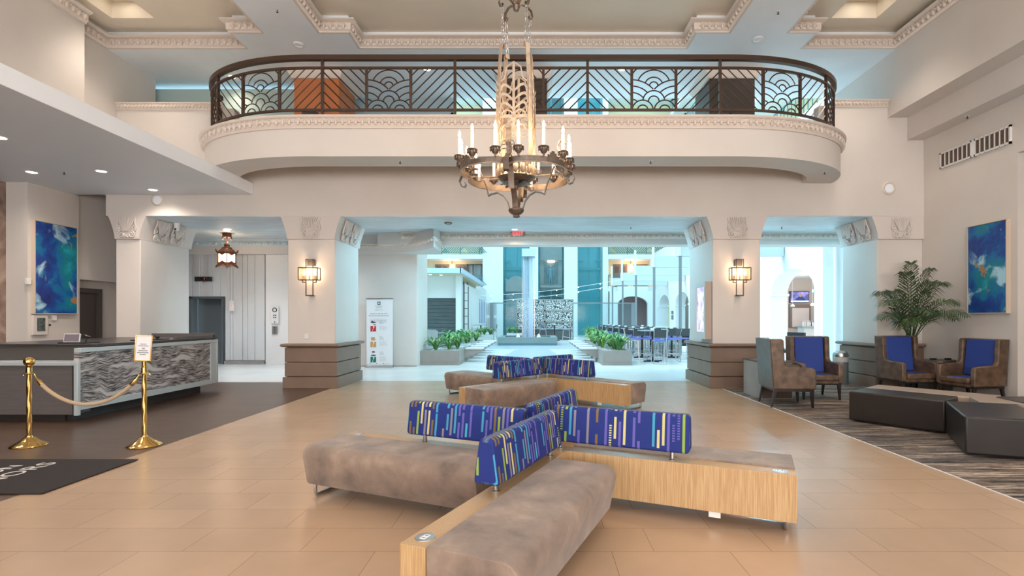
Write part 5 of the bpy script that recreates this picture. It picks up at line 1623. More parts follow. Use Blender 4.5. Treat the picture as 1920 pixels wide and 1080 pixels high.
# ================================================================== ITEMS ON THE MEZZANINE
def potted(x, y, z, label, s_=1.0, n=12):
    e = thing('potted_plant', (x, y, z), label, 'plant')
    obj('pot', MB().lathe([(0, 0), (.12 * s_, 0), (.15 * s_, .28 * s_), (.13 * s_, .28 * s_), (0, .26 * s_)], (x, y, z), 18), M['plinth'], e)
    mb = MB(); rnd = random.Random(int(x * 10))
    for k in range(n):
        a = 2 * PI * k / n + rnd.random(); r_ = .28 * s_ * rnd.uniform(.7, 1.2); h = .55 * s_ * rnd.uniform(.7, 1.1)
        d = Vector((math.cos(a), math.sin(a), 0)); b0 = Vector((x, y, z + .26 * s_))
        mb.strap([b0, b0 + d * r_ * .4 + Vector((0, 0, h * .8)), b0 + d * r_ + Vector((0, 0, h * .85)), b0 + d * r_ * 1.5 + Vector((0, 0, h * .6))], d.cross(Vector((0, 0, 1))), [.02, .05, .04, .005], .003)
    obj('leaves', mb, M['leaf'], e)
potted(-8.05, 11.35, 5.21, 'leafy plant tip showing over the left parapet', .8)
potted(6.75, 11.3, 5.31, 'leafy plant tip showing over the right parapet', .8)
struct('floor_planter_ledge', B(-8.6, -7.5, 11.0, 11.7, 4.94, 5.20).box(6.3, 7.2, 11.0, 11.6, 4.94, 5.30), M['wall'], 'ledge behind the parapets')
def tub_chair(x, y, label, w_=.5):
    e = thing('tub_chair', (x, y, 4.95), label, 'chair')
    obj('shell', MB().lathe([(w_ * .8, .12), (w_, .25), (w_ * 1.02, .72), (w_ * .94, .76), (w_ * .86, .70), (w_ * .84, .42), (0, .42)], (x, y, 4.95), 24, R(10), R(170) + PI * 0), M['black'], e)
    obj('seat', MB().lathe([(0, .12), (w_ * .8, .12), (w_ * .85, .2), (w_ * .85, .42), (w_ * .6, .46), (0, .46)], (x, y, 4.95), 24), M['black'], e)
    obj('base', MB().lathe([(0, 0), (w_ * .6, 0), (w_ * .55, .12), (0, .12)], (x, y, 4.95), 24), M['black'], e)
tub_chair(-1.15, 10.55, 'dark rounded chair on the balcony left of the chandelier', .62)
tub_chair(3.55, 10.6, 'dark rounded chair on the balcony before the right brown column', .5)
e = thing('mezzanine_lamp', (-4.3, 11.0, 4.95), 'dark low lamp on the balcony before the orange column', 'lamp')
obj('shade', MB().lathe([(.20, .62), (.17, .84), (.0, .84)], (-4.75, 10.9, 4.95), 20), M['umber'], e)
obj('base', MB().lathe([(0, 0), (.12, 0), (.02, .05), (.02, .65), (0, .65)], (-4.75, 10.9, 4.95), 16), M['umber'], e)

# ================================================================== ATRIUM
AT = M['atr']
M['portal'] = mat('shaded_portal_grey', (.56, .62, .66), .6)  # blue-grey shade on the white beams is put into this colour
M['rail_teal'] = mat('teal_rail_metal', (.05, .17, .19), .5)
M['dark_slat'] = mat('dark_timber_slats', (.10, .115, .12), .5, noise=.3, nscale=2, stretch=(1, 1, 10))
M['amber'] = mat('lit_amber_lamp', (1, .7, .4), .5, emit=(1, .62, .32), es=3)
M['doorbrown'] = mat('room_door_brown', (.20, .14, .12), .5)
M['curtain'] = mat('window_curtain', (.35, .45, .48), .6, noise=.5, nscale=3, stretch=(6, 1, .2))
M['water'] = mat('falling_water', (.70, .78, .90), .2, alpha=.62, bump=.5, bscale=12, spec=.8)
M['pool'] = mat('pool_water', (.02, .05, .07), .06)
M['fountain'] = mat('fountain_concrete', (.20, .26, .26), .5, noise=.1, nscale=3)
M['planter'] = mat('planter_concrete', (.30, .27, .25), .55, noise=.1, nscale=3)
M['stool_back'] = mat('charcoal_stool_back', (.05, .055, .06), .5)
M['table_top'] = mat('bar_table_top', (.30, .34, .36), .3)

# ---- inner floor inlay by the fountain
struct('floor_inlay', B(-4.0, 3.2, 24.6, 31.5, .0, .006), M['sheet_grey'], 'grey floor band around the fountain')
pl = MB().prism([(-1.35, 18.6), (1.05, 18.6), (.62, 24.2), (-.92, 24.2)], 'z', 0, .02)
e = thing('floor_plate', (-.1, 21, 0), 'pale grey tapering floor plate between the planters and the fountain', 'floor plate')
obj('plate', pl, M['sheet_grey'], e)
sd_ = MB()
for k in range(6):
    for s_ in (-1, 1): sd_.ball((-.15 + s_ * (1.12 - .07 * k), 18.9 + k * 1.0, .022), .03, .03, .01, 8, 4)
o = obj('studs', sd_, M['white'], e); o['kind'] = 'stuff'

# ---- far building: towers, lift shafts and galleries
Yf = 44.0
TOP = 24.0
struct('wall_tower', B(-4.54, -2.81, Yf, Yf + 3, 0, TOP).box(-.54, .18, Yf, Yf + 3, 0, TOP).box(2.4, 3.54, Yf, Yf + 3, 0, TOP).box(5.67, 6.15, Yf, Yf + 3, 0, TOP), AT, 'white tower walls between the glass elevator shafts')
for x0, x1, nm, lab in ((-2.81, -.54, 0, 'teal glazed elevator shaft left of the water column'), (.18, 2.4, 1, 'clear glazed elevator shaft with a lit cabin in the middle'), (3.54, 5.67, 2, 'teal glazed elevator shaft right of the clear one')):
    e = thing('elevator_shaft', ((x0 + x1) / 2, Yf + 1, 0), lab, 'elevator shaft')
    obj('back_panel', B(x0, x1, Yf + 1.9, Yf + 2.0, 0, TOP), M['cyan'] if nm != 1 else mat('grey_teal_shaft', (.07, .10, .10), .5, noise=.4, nscale=1.5), e)
    fr = MB()
    for z in [0.3 + 3.0 * k for k in range(8)] if nm != 1 else [3.4, 6.2, 9.5, 12.5, 15.5]: fr.box(x0 + .08, x1 - .08, Yf + .9, Yf + 1.1, z + 2.35, z + 2.6)
    for xx in (x0 + .10, (x0 + x1) / 2, x1 - .16): fr.box(xx, xx + .06, Yf + 1.2, Yf + 1.3, 0, TOP)
    for z in [2.1 + 3.0 * k for k in range(7)]:
        fr.box(x0 + .1, x0 + .55, Yf + .8, Yf + 1.0, z + 1.25, z + 1.38).box(x1 - .55, x1 - .1, Yf + .8, Yf + 1.0, z + 1.25, z + 1.38)
    obj('guide_frame', fr, M['cyan_dark'] if nm != 1 else M['grey'], e)
    for xx in (x0 + .02, x1 - .06): obj('edge_post', B(xx, xx + .05, Yf + .02, Yf + .08, 0, TOP), M['cyan_dark'], e)
    pane = obj('glass', B(x0 + .07, x1 - .06, Yf + .04, Yf + .06, 0, TOP), M['glass'], e)
e = thing('elevator_cabin', (-1.7, Yf + .6, 0), 'glass elevator cabin with a pale domed top in the left shaft', 'elevator cabin')
obj('roof', MB().prism([(-2.60, 3.75), (-.75, 3.75), (-.75, 4.9), (-1.0, 4.75), (-1.3, 5.0), (-1.68, 5.1), (-2.05, 5.0), (-2.35, 4.75), (-2.60, 4.9)], 'y', Yf + .15, Yf + .85), M['concrete'], e)
obj('cabin_wall', B(-2.6, -.75, Yf + .6, Yf + .7, .2, 3.75), M['grey'], e)
obj('window_band', B(-2.5, -.85, Yf + .5, Yf + .6, 2.4, 3.3), mat('cabin_glass', (.28, .40, .40), .2, noise=.6, nscale=2), e)
e = thing('elevator_cabin', (1.3, Yf + .6, 4.2), 'lit glass elevator cabin with passengers in the middle shaft', 'elevator cabin')
cb = MB().box(.35, 2.25, Yf + .75, Yf + .85, 3.9, 7.9).box(.35, 2.25, Yf + .2, Yf + .8, 4.1, 4.25).box(.35, 2.25, Yf + .2, Yf + .8, 6.45, 6.55)
obj('cabin_frame', cb, M['concrete'], e)
obj('window_band', B(.7, 1.9, Yf + .68, Yf + .74, 4.45, 6.35), mat('cabin_interior', (.16, .17, .16), .3, noise=.6, nscale=2.5), e)
obj('cabin_light', B(1.0, 1.6, Yf + .5, Yf + .6, 6.3, 6.4), M['lens'], e)
def figure(name, x, y, z, h, shirt, label, sit=False, face=(0, -1)):
    """small far figure: one continuous skinned body"""
    e = thing(name, (x, y, z), label, 'person')
    me = bpy.data.meshes.new('body')
    if sit:
        v = [(0, 0, .50), (0, 0, .72), (0, 0, .95), (0, 0, 1.03), (0, 0, 1.15), (-.19, 0, .92), (-.24, -.08, .66), (-.10, -.28, .62), (.19, 0, .92), (.24, -.08, .66), (.10, -.28, .62), (-.09, -.38, .5), (-.09, -.40, .06), (.09, -.38, .5), (.09, -.40, .06), (-.09, -.52, .03), (.09, -.52, .03)]
    else:
        v = [(0, 0, .92), (0, 0, 1.15), (0, 0, 1.40), (0, 0, 1.50), (0, 0, 1.64), (-.20, 0, 1.38), (-.25, -.02, 1.10), (-.20, -.14, .92), (.20, 0, 1.38), (.25, -.02, 1.10), (.22, -.10, .90), (-.10, 0, .50), (-.10, .01, .06), (.10, 0, .50), (.10, .01, .06), (-.10, -.12, .03), (.10, -.12, .03)]
    ed = [(0, 1), (1, 2), (2, 3), (3, 4), (2, 5), (5, 6), (6, 7), (2, 8), (8, 9), (9, 10), (0, 11), (11, 12), (0, 13), (13, 14), (12, 15), (14, 16)]
    rr = [.15, .14, .13, .055, .10, .06, .045, .032, .06, .045, .032, .075, .045, .075, .045, .035, .035]
    s_ = h / 1.74
    me.from_pydata([tuple(Vector(p) * s_) for p in v], ed, [])
    me.materials.append(shirt)
    o = bpy.data.objects.new('body', me); COL.objects.link(o); o.parent = e
    m1 = o.modifiers.new('skin', 'SKIN'); m1.use_smooth_shade = True
    for i, sv in enumerate(me.skin_vertices[0].data):
        sv.radius = (rr[i] * s_, rr[i] * s_ * .8); sv.use_root = (i == 0)
    m2 = o.modifiers.new('sub', 'SUBSURF'); m2.levels = 1; m2.render_levels = 1
    hz = (1.17 if sit else 1.66) * s_
    obj('head', MB().ball((0, -.01, hz), .078 * s_, .09 * s_, .11 * s_, 12, 8), M['skin'], e, local=True)
    obj('hair', MB().ball((0, .015, hz + .03 * s_), .085 * s_, .09 * s_, .10 * s_, 12, 8), M['hair'], e, local=True)
    e.rotation_euler = (0, 0, math.atan2(face[1], face[0]) + PI / 2)
    return e
M['skin'] = mat('skin', (.55, .36, .27), .6); M['hair'] = mat('dark_hair', (.03, .02, .015), .6)
M['shirt1'] = mat('grey_blue_clothes', (.16, .24, .34), .8); M['shirt2'] = mat('dark_blue_clothes', (.03, .08, .20), .8); M['shirt3'] = mat('charcoal_clothes', (.05, .05, .06), .8)
figure('person', 1.25, Yf + .45, 4.26, 1.75, M['shirt1'], 'person in grey-blue clothes standing inside the middle glass elevator')

# galleries left and right of the towers
def gallery(x0, x1, lab, seed):
    random.seed(seed)
    struct('wall_gallery', B(x0, x1, Yf + 1.7, Yf + 2.0, 0, TOP), M['cream'], 'cream back wall of the %s gallery' % lab)
    fl = MB()
    for k in range(8):
        z = 3.75 + 2.75 * k
        fl.box(x0, x1, Yf - .2, Yf + 1.7, z, z + .38)
    struct('floor_gallery', fl, AT, 'white floor slabs of the %s gallery' % lab)
    for k in range(3):
        z = 4.13 + 2.75 * k
        e = thing('gallery_railing', ((x0 + x1) / 2, Yf - .1, z), 'teal chevron railing on the %s gallery, %s' % (lab, ('lowest floor', 'middle floor', 'highest floor in view')[k]), 'railing')
        mb = MB().box(x0, x1, Yf - .14, Yf - .08, z + .98, z + 1.04).box(x0, x1, Yf - .14, Yf - .1, z + .12, z + .16)
        obj('rails', mb, M['rail_teal'], e)
        bars = MB(); x = x0; q = 0
        while x < x1 - .05:
            sg = 1 if (q // 8) % 2 else -1
            a, b_ = (x, x + .8) if sg > 0 else (x + .8, x)
            bars.bar((a, Yf - .12, z + .16), (min(b_, x1) if b_ < x1 else x1, Yf - .12, z + .98), .05, .05, (0, 1, 0))
            if q % 8 == 0: bars.box(x - .03, x + .03, Yf - .15, Yf - .09, z - .0, z + 1.0)
            x += .2; q += 1
        obj('chevron_bars', bars, M['rail_teal'], e)
gallery(-16, -4.54, 'left', 3)
gallery(6.15, 16, 'right', 4)
for (x, z, lab) in ((-8.9, 4.13, 'brown room door left of the lit lamp on the left gallery'), (-6.9 - .2, 4.13, 'brown room door right of the lit lamp on the left gallery'), (6.8, 4.13, 'brown room door left of the lit lamp on the right gallery'), (8.6, 4.13, 'brown room door right of the lit lamp on the right gallery')):
    e = thing('room_door', (x, Yf + 1.65, z), lab, 'door')
    obj('leaf', B(x, x + 1.25, Yf + 1.62, Yf + 1.69, z, z + 2.1), M['doorbrown'], e)
    obj('panel', B(x + .15, x + .52, Yf + 1.60, Yf + 1.62, z + 1.35, z + 1.9).box(x + .72, x + 1.1, Yf + 1.60, Yf + 1.62, z + 1.35, z + 1.9), M['brown_door'], e)
for (x, z, lab) in ((-7.35, 5.9, 'glowing lantern between doors of the left gallery'), (8.3, 5.9, 'glowing lantern between doors of the right gallery')):
    e = thing('gallery_lamp', (x, Yf + 1.3, z), lab, 'lamp')
    obj('globe', MB().lathe([(.12, -.3), (.2, -.25), (.2, .15), (.1, .3), (0, .32)], (x, Yf + 1.3, z), 12), M['amber'], e)
    obj('stem', MB().tube([(x, Yf + 1.3, z + .3), (x, Yf + 1.3, z + .62)], .03, 6), M['darkframe'], e)
    point('gallery_light', (x, Yf + 1.0, z), 40, (1, .6, .35), .2)
e = thing('gallery_window', (-5.6, Yf + 1.65, 4.2), 'dark framed window with curtains on the left gallery', 'window')
obj('frame', B(-6.1, -6.0, Yf + 1.58, Yf + 1.69, 4.2, 6.2).box(-4.8, -4.7, Yf + 1.58, Yf + 1.69, 4.2, 6.2).box(-6.1, -4.7, Yf + 1.58, Yf + 1.69, 6.15, 6.25).box(-5.6, -5.5, Yf + 1.58, Yf + 1.69, 4.2, 6.2), M['darkframe'], e)
obj('curtain', B(-6.0, -4.8, Yf + 1.64, Yf + 1.69, 4.2, 6.15), M['curtain'], e)

# side galleries running towards the lobby, right side
struct('wall_atrium_right', B(13.5, 13.8, 12.9, Yf + 2, 7, TOP), M['cream'], 'cream right wall of the atrium upper floors')
fl = MB()
for k in range(6):
    z = 6.9 + 2.9 * k
    fl.box(11.4, 13.6, 15.6, Yf + 1.7, z, z + .4)
struct('floor_side_gallery', fl, AT, 'white slabs of the right side galleries')
e = thing('side_gallery_railing', (11.4, 30, 7.3), 'teal railing along the right side galleries high in the atrium', 'railing')
for k in range(6):
    z = 7.3 + 2.9 * k
    rl = MB().box(11.42, 11.47, 15.7, Yf, z + .98, z + 1.04)
    y = 15.8
    while y < Yf: rl.box(11.43, 11.46, y, y + .03, z, z + 1.0); y += .35
    o = obj('rail_run', rl, M['rail_teal'], e); o['kind'] = 'stuff'
struct('wall_atrium_left', B(-16.3, -16, 17.2, Yf + 2, 0, TOP), AT, 'white left wall of the atrium')

# ---- right arcade wall with arches
def arch_wall(xa, xb_, y0, y1, zt, arches, m, name, label):
    """wall along y with round-topped openings; arches = (yc, half width, spring z)"""
    mb = MB(); cur = y0
    for (yc, hw, sz) in sorted(arches):
        mb.box(xa, xb_, cur, yc - hw, 0, zt)
        n = 14
        for k in range(n):
            t0 = PI * k / n; t1 = PI * (k + 1) / n
            ya, yb_ = yc - hw * math.cos(t0), yc - hw * math.cos(t1)
            za, zb_ = sz + hw * .52 * math.sin(t0), sz + hw * .52 * math.sin(t1)
            mb.hexa([(xa, ya, za), (xb_, ya, za), (xb_, yb_, zb_), (xa, yb_, zb_)], [(xa, ya, zt), (xb_, ya, zt), (xb_, yb_, zt), (xa, yb_, zt)])
        cur = yc + hw
    mb.box(xa, xb_, cur, y1, 0, zt)
    return struct(name, mb, m, label, ang=25)
AR = [(15.2, 1.6, 2.5), (20.3, 1.7, 2.5), (25.4, 1.7, 2.45), (30.4, 1.7, 2.45), (35.5, 1.6, 2.45), (40.4, 1.6, 2.45)]
arch_wall(10.0, 10.7, 12.6, Yf + 1.8, 7.0, AR, AT, 'wall_arcade', 'white arcade wall with round arches on the right of the atrium')
caps = MB()
for (yc, hw, sz) in AR:
    for s_ in (-1, 1):
        yy = yc + s_ * hw
        caps.box(9.95, 10.75, min(yy, yy + s_ * .0) - .06, yy + .06, sz - .10, sz)
struct('trim_14', caps, AT, 'small mouldings at the springing of the arches')
struct('wall_arcade_pier', B(9.40, 9.74, 16.95, 17.35, 0, 7.0), AT, 'slim white pier in front of the arcade')
struct('wall_arcade_far', MB().box(6.15, 6.8, Yf - 1, Yf - .6, 0, 3.74).box(9.3, 10, Yf - 1, Yf - .6, 0, 3.74), AT, 'white wall around the wide far arch')
fa = MB(); n = 16
for k in range(n):
    t0 = PI * k / n; t1 = PI * (k + 1) / n
    xa, xb2 = 8.05 - 1.25 * math.cos(t0), 8.05 - 1.25 * math.cos(t1); za, zb_ = 2.6 + .7 * math.sin(t0), 2.6 + .7 * math.sin(t1)
    fa.hexa([(xa, Yf - 1, za), (xb2, Yf - 1, zb_), (xb2, Yf - .6, zb_), (xa, Yf - .6, za)], [(xa, Yf - 1, 4.13), (xb2, Yf - 1, 4.13), (xb2, Yf - .6, 4.13), (xa, Yf - .6, 4.13)])
struct('wall_far_arch', fa, AT, 'arch head of the wide far arch', ang=25)
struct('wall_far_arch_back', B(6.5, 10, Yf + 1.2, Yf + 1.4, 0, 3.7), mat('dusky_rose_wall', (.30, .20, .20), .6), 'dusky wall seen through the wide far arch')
# rooms behind the arcade
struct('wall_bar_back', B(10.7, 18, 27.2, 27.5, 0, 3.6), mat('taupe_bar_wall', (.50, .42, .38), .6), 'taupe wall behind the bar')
struct('wall_bar_side', B(17.5, 17.8, 12, 27.5, 0, 3.6), AT, 'outer wall behind the arcade')
struct('ceiling_bar', B(10.7, 17.8, 12, 27.5, 3.55, 3.7), AT, 'ceiling of the bar room')
struct('floor_bar', B(10.7, 17.8, 12, 27.5, 0, .006), M['atr_floor'], 'floor of the bar room')
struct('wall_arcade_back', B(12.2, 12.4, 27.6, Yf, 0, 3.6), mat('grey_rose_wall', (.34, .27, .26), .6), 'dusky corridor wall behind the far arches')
for k, (lx, ly) in enumerate(((12.2, 19.5), (13.2, 24), (14.5, 21))): point('bar_room_light', (lx, ly, 3.1), 60, (1, .9, .8), .2)
# bar with screen
e = thing('wall_television', (13.8, 27.1, 2.5), 'television over the bar showing a person in a dark suit', 'television')
obj('frame', B(13.30, 14.30, 27.08, 27.18, 2.28, 2.88), M['black'], e)
obj('screen', B(13.33, 14.27, 27.07, 27.08, 2.31, 2.85), M['tv'], e)
sc_ = obj('screen_picture', MB().prism([(13.55, 2.40), (13.62, 2.52), (13.74, 2.58), (13.92, 2.58), (14.04, 2.52), (14.12, 2.40)], 'y', 27.062, 27.068), M['shirt2'], e)
obj('screen_face', MB().ball((13.83, 27.064, 2.68), .075, .004, .10, 14, 8), M['skin'], e)
obj('screen_caption', B(13.33, 14.27, 27.06, 27.068, 2.31, 2.39), mat('caption_strip', (.6, .6, .75), .5, emit=(.6, .6, .9), es=.6), e)
e = thing('bar_counter', (13.4, 25.2, 0), 'pale bar counter seen through the arch below the television', 'counter')
obj('body', B(12.9, 15.6, 24.9, 25.5, 0, 1.02), M['concrete_pale'], e)
obj('top', B(12.8, 15.7, 24.8, 25.6, 1.02, 1.08), M['table_top'], e)
e = thing('back_bar_mirror', (13.8, 27.1, 1.6), 'brown framed opening with a pale panel under the television', 'mirror')
obj('frame', B(13.28, 14.4, 27.10, 27.2, 1.0, 2.2), M['doorbrown'], e)
obj('panel', B(13.42, 14.3, 27.08, 27.1, 1.0, 2.0), mat('pale_rose_panel', (.62, .52, .50), .4), e)
random.seed(4)
bt = None
for k in range(6):
    x = 12.95 + k * .12
    if bt is None:
        bt = obj('bottle', MB().lathe([(0, 0), (.04, 0), (.04, .17), (.015, .21), (.015, .28), (0, .28)], n=10), mat('pale_bottle', (.6, .62, .66), .2))
        tag(bt, 'small bottle standing on the bar counter behind the arch', 'bottle', 'bottles on the bar counter'); bt.location = (x, 25.1, 1.08)
    else:
        c = bt.copy(); COL.objects.link(c); c.location = (x, 25.1 + .05 * (k % 2), 1.08)
figure('person', 14.0, 25.85, .006, 1.62, M['shirt3'], 'person in dark clothes seated behind the bar counter', sit=False)
for k, (x, y, z, lab) in enumerate(((11.9, 24.0, 2.0, 'small white pendant lamp left of the television'), (13.9, 26.0, 2.1, 'small white pendant lamp under the television'))):
    e = thing('pendant_lamp', (x, y, z), lab, 'lamp')
    obj('shade', MB().lathe([(.09, 0), (.10, .04), (.04, .12), (0, .13)], (x, y, z), 14), M['amber'] if k else M['white'], e)
    obj('cord', MB().tube([(x, y, z + .1), (x, y, 3.55)], .008, 5), M['white'], e)
e = thing('notice_frame', (9.99, 37.9, 1.9), 'two small dark framed notices on the arcade wall between arches', 'frame')
obj('upper_frame', B(9.96, 10.0, 37.6, 38.1, 1.78, 2.02), M['grey'], e)
obj('lower_frame', B(9.96, 10.0, 37.6, 38.1, 1.38, 1.70), M['grey'], e)
figure('person', 10.9, 34.7, 0, 1.72, M['shirt2'], 'person in dark blue standing inside an arch of the arcade')

# ---- white portals
for k, y in enumerate((20.8, 25.4, 30.0, 34.6, 39.2)):
    e = thing('portal_frame', (5.8, y, 0), 'white portal beam on a slim grey post, %s from the lobby' % ('first', 'second', 'third', 'fourth', 'fifth')[k], 'portal', 'row of white portals along the bar tables')
    obj('post', B(5.75, 5.85, y - .05, y + .05, 0, 3.97), M['grey'], e)
    obj('beam', B(5.68, 9.96, y - .02, y + .25, 3.97, 4.52), M['portal'], e)
    obj('beam_end', B(5.68, 5.80, y - .08, y - .02, 3.97, 5.4), AT, e)

# ---- left pavilion
struct('wall_pavilion', B(-12, -4.22, 27.6, 27.9, 2.55, 3.7).box(-4.22, -3.95, 27.2, 27.9, 0, 3.7).box(-4.25, -3.95, 27.9, 36, 0, 3.4), AT, 'white pavilion walls left of the fountain')
struct('ceiling_pavilion', MB().box(-12, -3.75, 25.6, 36, 3.70, 3.76), M['cream'], 'soffit of the pavilion roof')
struct('trim_15', B(-12, -3.7, 25.5, 25.6, 3.70, 3.95).box(-3.75, -3.65, 25.5, 36, 3.70, 3.95).box(-12, -3.76, 25.62, 36, 3.78, 3.93), mat('pale_blue_fascia', (.50, .62, .74), .5), 'pale blue roof edge of the pavilion')
for k, x in enumerate((-5.3, -4.8)):
    downlight(x - .1, 26.4 + .3 * k, 3.70, ('lit spot under the pavilion roof, nearer its corner', 'lit spot under the pavilion roof, second from its corner')[k], .08)
e = thing('slatted_shutter', (-6, 27.8, 0), 'dark grey horizontal slatted shutter in the pavilion wall', 'shutter')
sm = MB()
for q in range(13): sm.box(-12, -4.23, 27.72, 27.76, .02 + q * .195, .20 + q * .195)
obj('slats', sm, M['dark_slat'], e)
obj('backing', B(-12, -4.23, 27.78, 27.82, 0, 2.55), M['dark_slat'], e)
e = thing('lamp_post', (-3.7, 28.0, 0), 'dark ornate gate post with small lamps beside the pavilion', 'lamp post')
lp = MB().box(-3.92, -3.86, 27.9, 28.0, 0, 3.3).box(-3.72, -3.68, 28.2, 28.3, 0, 3.2)
for q in range(7): lp.box(-3.92, -3.68, 28.0, 28.03, .3 + q * .42, .33 + q * .42)
obj('lattice', lp, M['darkframe'], e)
for q in (-4.1, -3.9, -3.7): obj('lamp', MB().ball((q, 27.95, 3.36), .05, .05, .08), M['darkframe'], e)
# slatted blue panel & louvers on the far left wall
struct('wall_left_far', B(-4.5, -4.2, 36, Yf, 0, 3.9), AT, 'low white wall beyond the pavilion')
e = thing('slot_windows', (-4.2, 40, 2), 'tall narrow blue slots in the white wall left of the towers', 'slats')
for q in range(5): obj('slot', B(-4.2, -4.17, 37 + q * 1.2, 37.45 + q * 1.2, 1.1, 2.9), mat('blue_slot', (.25, .30, .55), .4) if q == 0 else bpy.data.materials['blue_slot'], e)
e = thing('vent_louver', (-3.9, Yf - .05, 2), 'two grey vertical louver panels at the foot of the left tower', 'louver')
for z0 in (.5, 1.75):
    lv = MB()
    for q in range(8): lv.box(-4.35 + q * .13, -4.29 + q * .13, Yf - .04, Yf, z0, z0 + 1.0)
    obj('louver_panel', lv, M['concrete'], e)

# ---- gabion wall
e = thing('gabion_wall', (.6, 36, 0), 'framed white pebble wall behind the fountain', 'stone wall')
gx0, gx1, gz0, gz1 = -1.32, 2.56, .55, 2.72
fr = MB().box(gx0 - .05, gx1 + .05, 35.95, 36.25, gz1, gz1 + .07).box(gx0 - .05, gx0 + .02, 35.95, 36.25, 0, gz1).box(gx1 - .02, gx1 + .05, 35.95, 36.25, 0, gz1).box(.56, .66, 35.95, 36.25, 0, gz1)
for z in (1.18, 1.95): fr.box(gx0, gx1, 35.95, 36.25, z, z + .10)
obj('frame', fr, M['concrete'], e)
for x0, x1 in ((gx0, .56), (.66, gx1)):
    for z0, z1 in ((gz0, 1.18), (1.28, 1.95), (2.05, gz1)): obj('stone_panel', B(x0 + .02, x1 - .02, 36.0, 36.2, z0, z1), M['gabion'], e)
e = thing('glass_screen', (.7, 38, 0), 'low glass screen on slim grey posts behind the pebble wall', 'screen')
obj('glass', B(-3.1, 7.1, 38, 38.03, .1, 2.55), M['glass'], e)
obj('top_rail', B(-3.4, 7.4, 37.98, 38.05, 2.55, 2.62), M['grey'], e)
for x in (-3.4, 7.0): obj('post', B(x, x + .28, 37.95, 38.08, 0, 2.6), M['grey'], e)

# ---- fountain with the water column
e = thing('fountain', (-.45, 29, 0), 'square grey fountain basin with two small jets', 'fountain')
x0, x1, y0, y1 = -2.07, 1.15, 27.8, 31.2
bs = MB().box(x0, x1, y0, y0 + .35, .12, .44).box(x0, x1, y1 - .35, y1, .12, .44).box(x0, x0 + .35, y0 + .35, y1 - .35, .12, .44).box(x1 - .35, x1, y0 + .35, y1 - .35, .12, .44)
obj('basin', bs, M['fountain'], e)
obj('plinth', B(x0 + .02, x1 - .02, y0 + .02, y1 - .02, 0, .12), mat('fountain_foot', (.10, .20, .25), .5), e)
obj('water', B(x0 + .35, x1 - .35, y0 + .35, y1 - .35, .12, .34), M['pool'], e)
for jx in (-1.0, .15): obj('jet', MB().lathe([(0, .34), (.14, .34), (.10, .46), (.04, .58), (0, .60)], (jx, 29.0, 0), 12), mat('jet_foam', (.9, .9, .92), .5) if jx < 0 else bpy.data.materials['jet_foam'], e)
e = thing('water_column', (-.4, 29.6, .34), 'tall shimmering column of falling water under a grey box head', 'water feature')
wc_ = MB()
random.seed(2)
wm = MB()
for i in range(9):
    for j in range(5):
        x = -.70 + i * .062; y = 29.45 + j * .062
        wm.tube([(x + random.uniform(-.01, .01), y, .34), (x, y, 2.4), (x + random.uniform(-.008, .008), y, 4.98)], .022, 5)
wcol = obj('falling_water', wm, M['water'], e); wcol['kind'] = 'stuff'
obj('strip_column', B(-.42, -.14, 29.42, 29.44, .34, 2.6), mat('lilac_acrylic_strip', (.62, .70, .88), .2, alpha=.5), e)
hd = MB().box(-.80, -.05, 29.3, 29.95, 4.98, 5.42)
obj('head_box', hd, M['portal'], e)
tt = MB()
for q in range(7): tt.box(-.78 + q * .105, -.73 + q * .105, 29.3, 29.36, 4.84, 4.98)
obj('head_fringe', tt, M['fountain'], e)
for sx in (-.80, -.10): obj('support_rod', B(sx, sx + .03, 29.6, 29.63, .12, 4.98), M['steel'], e)

# ---- planters with leafy plants and wedge stools
def planter(x0, x1, y0, y1, label, inner):
    e = thing('concrete_planter', ((x0 + x1) / 2, (y0 + y1) / 2, 0), label, 'planter')
    t = .12
    mb = MB().box(x0, x1, y0, y0 + t, .0, .46).box(x0, x1, y1 - t, y1, 0, .46).box(x0, x0 + t, y0 + t, y1 - t, 0, .46).box(x1 - t, x1, y0 + t, y1 - t, 0, .46)
    obj('box', mb, M['planter'], e, bevel=.006)
    obj('foot_band', B(x0 - .015, x1 + .015, y0 - .015, y1 + .015, 0, .09), M['planter'], e)
    o = obj('pebbles', B(x0 + t, x1 - t, y0 + t, y1 - t, .3, .42), M['gabion'], e); o['kind'] = 'stuff'
    return e
planter(-3.60, -2.40, 16.15, 24.2, 'long concrete planter on the left of the atrium path', 1)
planter(2.08, 2.98, 16.1, 24.2, 'long concrete planter on the right of the atrium path', -1)
st0 = None
for side, xx in ((1, -2.40), (-1, 2.08)):
    for k in range(5):
        y = 17.4 + k * 1.42
        prof = [(0, .42), (.55, .42), (.55, .34), (0, .12)]
        pts = [(xx + side * a, z) for a, z in prof]
        lab = 'wedge stool on the %s planter, %s from the lobby' % ('left' if side > 0 else 'right', ('nearest', 'second', 'third', 'fourth', 'farthest')[k])
        e = thing('wedge_stool', (xx + side * .28, y, .42), lab, 'stool', 'wedge stools along the planters')
        obj('bracket', MB().prism(pts, 'y', y, y + .55), M['concrete'] if 0 else M['planter'], e)
        obj('seat', B(min(xx + side * .02, xx + side * .60), max(xx + side * .02, xx + side * .60), y - .04, y + .6, .42, .465), M['concrete_pale'], e)
